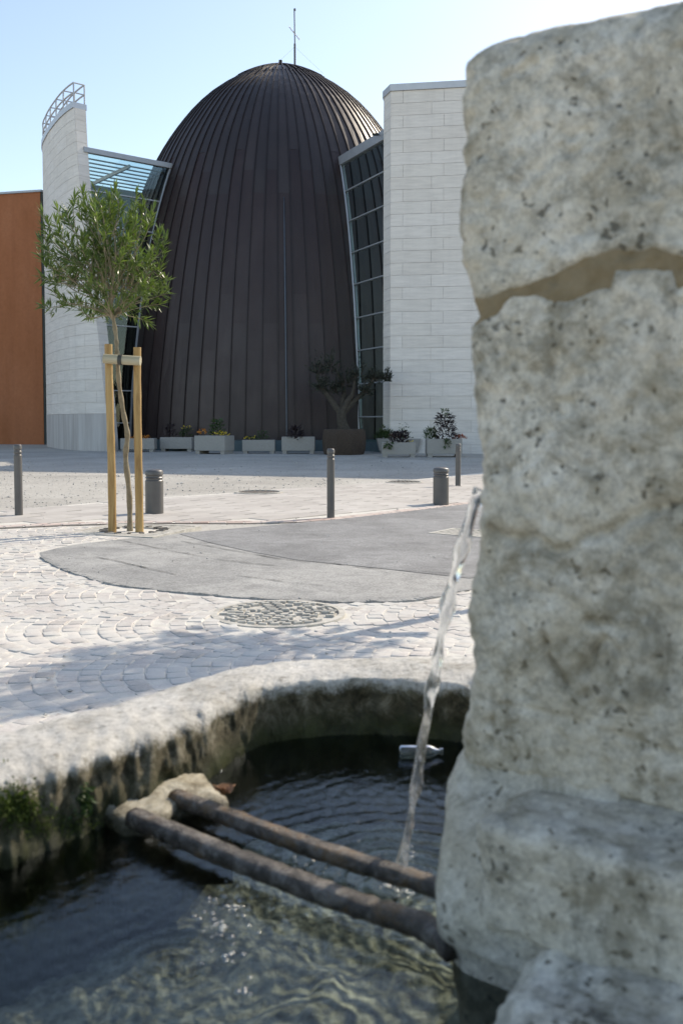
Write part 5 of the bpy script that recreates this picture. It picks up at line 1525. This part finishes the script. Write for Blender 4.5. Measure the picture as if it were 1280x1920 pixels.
for _ in range(70):      # thrown drops
    a = rg.uniform(0, 6.28); q = abs(rg.normal(0, .03)); h_ = abs(rg.normal(0, .022)); r_ = rg.uniform(.0008, .002)
    bub.lathe([(r_ * .05, -r_), (r_ * .8, -r_ * .5), (r_, 0), (r_ * .8, r_ * .5), (r_ * .05, r_)], 8, (IMP[0] + q * math.cos(a), IMP[1] + q * math.sin(a), WATZ + h_))
for k in range(46):      # drops shed along the jet
    q = JP[int(rg.integers(30, len(JP) - 4))]; r_ = rg.uniform(.0008, .0022); o_ = rg.normal(0, .010, 3)
    bub.lathe([(r_ * .05, -r_ * 1.4), (r_ * .8, -r_ * .6), (r_, 0), (r_ * .7, r_ * .7), (r_ * .05, r_ * 1.5)], 8, tuple(q + o_))
o = bub.obj('glint_bubbles', M['bubble'], smooth=True); props(o, 'small bubbles on the water near the bars, added for sun glints', 'bubbles', kind='stuff')
# clear plastic bottle floating behind the jet
bpz = PZ(787, 1411, WATZ + .006); bo = empty('plastic_bottle', (bpz[0], bpz[1], WATZ + .008), .05); props(bo, 'small clear plastic bottle floating behind the water jet', 'bottle')
prof = [(.006, -.052), (.014, -.051), (.017, -.046), (.0175, -.02), (.0165, -.012), (.0175, -.004), (.0175, .022), (.012, .036), (.0075, .042), (.0075, .050)]
m_ = MB().lathe(prof, 20); m_.V = [(z, y, x) for x, y, z in m_.V]; m_.obj('body', M['plastic'], bo, smooth=True)
m_ = MB().lathe([(.0085, .046), (.0085, .055), (.007, .056)], 16); m_.V = [(z, y, x) for x, y, z in m_.V]; m_.obj('cap', M['plastic'], bo, angle=40)
# crumpled dead leaf on the far bar
dlp = B3(424, 1508); dl_ = empty('dead_leaf', (dlp[0], dlp[1], bz + .026)); props(dl_, 'crumpled brown dead leaf lying on the rear bar', 'leaf')
for q in range(5):
    V = []; Fc = []; n = 9; a0 = q * 1.25
    for i in range(n):
        for j in range(n):
            x, y = (i / (n - 1) - .5) * .026, (j / (n - 1) - .5) * .022; r = math.hypot(x, y)
            z = .55 * r + .010 * fbm((x * 60, y * 60, q), 1, 3, q * 3.1) + .004 * q * .4
            cx = .012 * math.cos(a0) * (q > 0); cy = .010 * math.sin(a0) * (q > 0); c, s = math.cos(a0), math.sin(a0)
            V.append((cx + c * x - s * y, cy + s * x + c * y, z - .003))
    for i in range(n - 1):
        for j in range(n - 1): Fc.append((i * n + j, (i + 1) * n + j, (i + 1) * n + j + 1, i * n + j + 1))
    make('leaf_lobe', V, Fc, M['deadleaf'], dl_, True)
# moss cushions and weeds on the shaded inner wall
def moss(cu, cv, n, su, sv, mat, l, name, label):
    """tufts growing on the inner wall, found by following the view line to the wall surface"""
    rimo = next(c for c in fo.children if c.name.startswith('rim')); bpy.context.view_layer.update()
    rg = np.random.default_rng(int(cu)); V = []; Fc = []; pts = []
    for _ in range(n):
        u, v = cu + rg.normal(0, su), cv + rg.normal(0, sv); d = ray(u, v)
        okk, loc, nor, _i = rimo.ray_cast(Vector((0, 0, CZ)) - rimo.matrix_world.translation, Vector(d))
        if not okk: continue
        p = np.array(loc + rimo.matrix_world.translation); nn = np.array(nor)
        if nn @ d > 0: nn = -nn
        for _k in range(3):
            dd = nn + rg.normal(0, .5, 3) + np.array([0, 0, .35]); ll = l * rg.uniform(.5, 1.2)
            vv = leaf_verts(p + rg.normal(0, .003, 3), dd, np.array([rg.normal(), rg.normal(), 1.0]), ll, ll * .45, .2); n0 = len(V); V.extend(vv); Fc.extend([tuple(i + n0 for i in f) for f in LEAF_F])
    if V:
        o = make(name, V, Fc, mat); props(o, label, 'moss', kind='stuff')
moss(30, 1512, 700, 24, 17, M['moss'], .007, 'moss', 'green moss cushion on the inner wall at the left edge')
moss(157, 1503, 130, 7, 14, M['herb'], .012, 'weed', 'small green weed growing on the basin wall beside the ledge')
moss(90, 1545, 500, 70, 12, M['moss'], .005, 'moss_film', 'thin dark moss along the waterline on the left')

# ------------------------------------------------------------------ pieces of parts become sub-parts
def nest(thing, kids, part):
    for o in list(bpy.data.objects):
        if o.parent is None and o.name.split('.')[0] == thing:
            host = next((c for c in o.children if c.name.split('.')[0] == part), None)
            for c in list(o.children):
                if host and c is not host and c.name.split('.')[0] in kids: c.parent = host
nest('antenna_mast', ('aerial_element',), 'aerial_boom'); nest('antenna_mast', ('tip', 'base_collar'), 'pole')
nest('manhole_cover', ('stud',), 'lid'); nest('plaza_manhole', ('rib',), 'lid')
nest('oleander_tree', ('branches',), 'trunk'); nest('olive_tree', ('twigs',), 'trunk'); nest('olive_tree', ('soil',), 'root_ball')
nest('glazed_link_canopy', ('canopy_slat', 'canopy_rafter'), 'canopy_glass'); nest('planter', ('soil', 'foot'), 'box')
nest('tree_stake', ('strap',), 'rail'); nest('security_camera', ('bracket',), 'housing'); nest('water_spout', ('collar',), 'pipe')
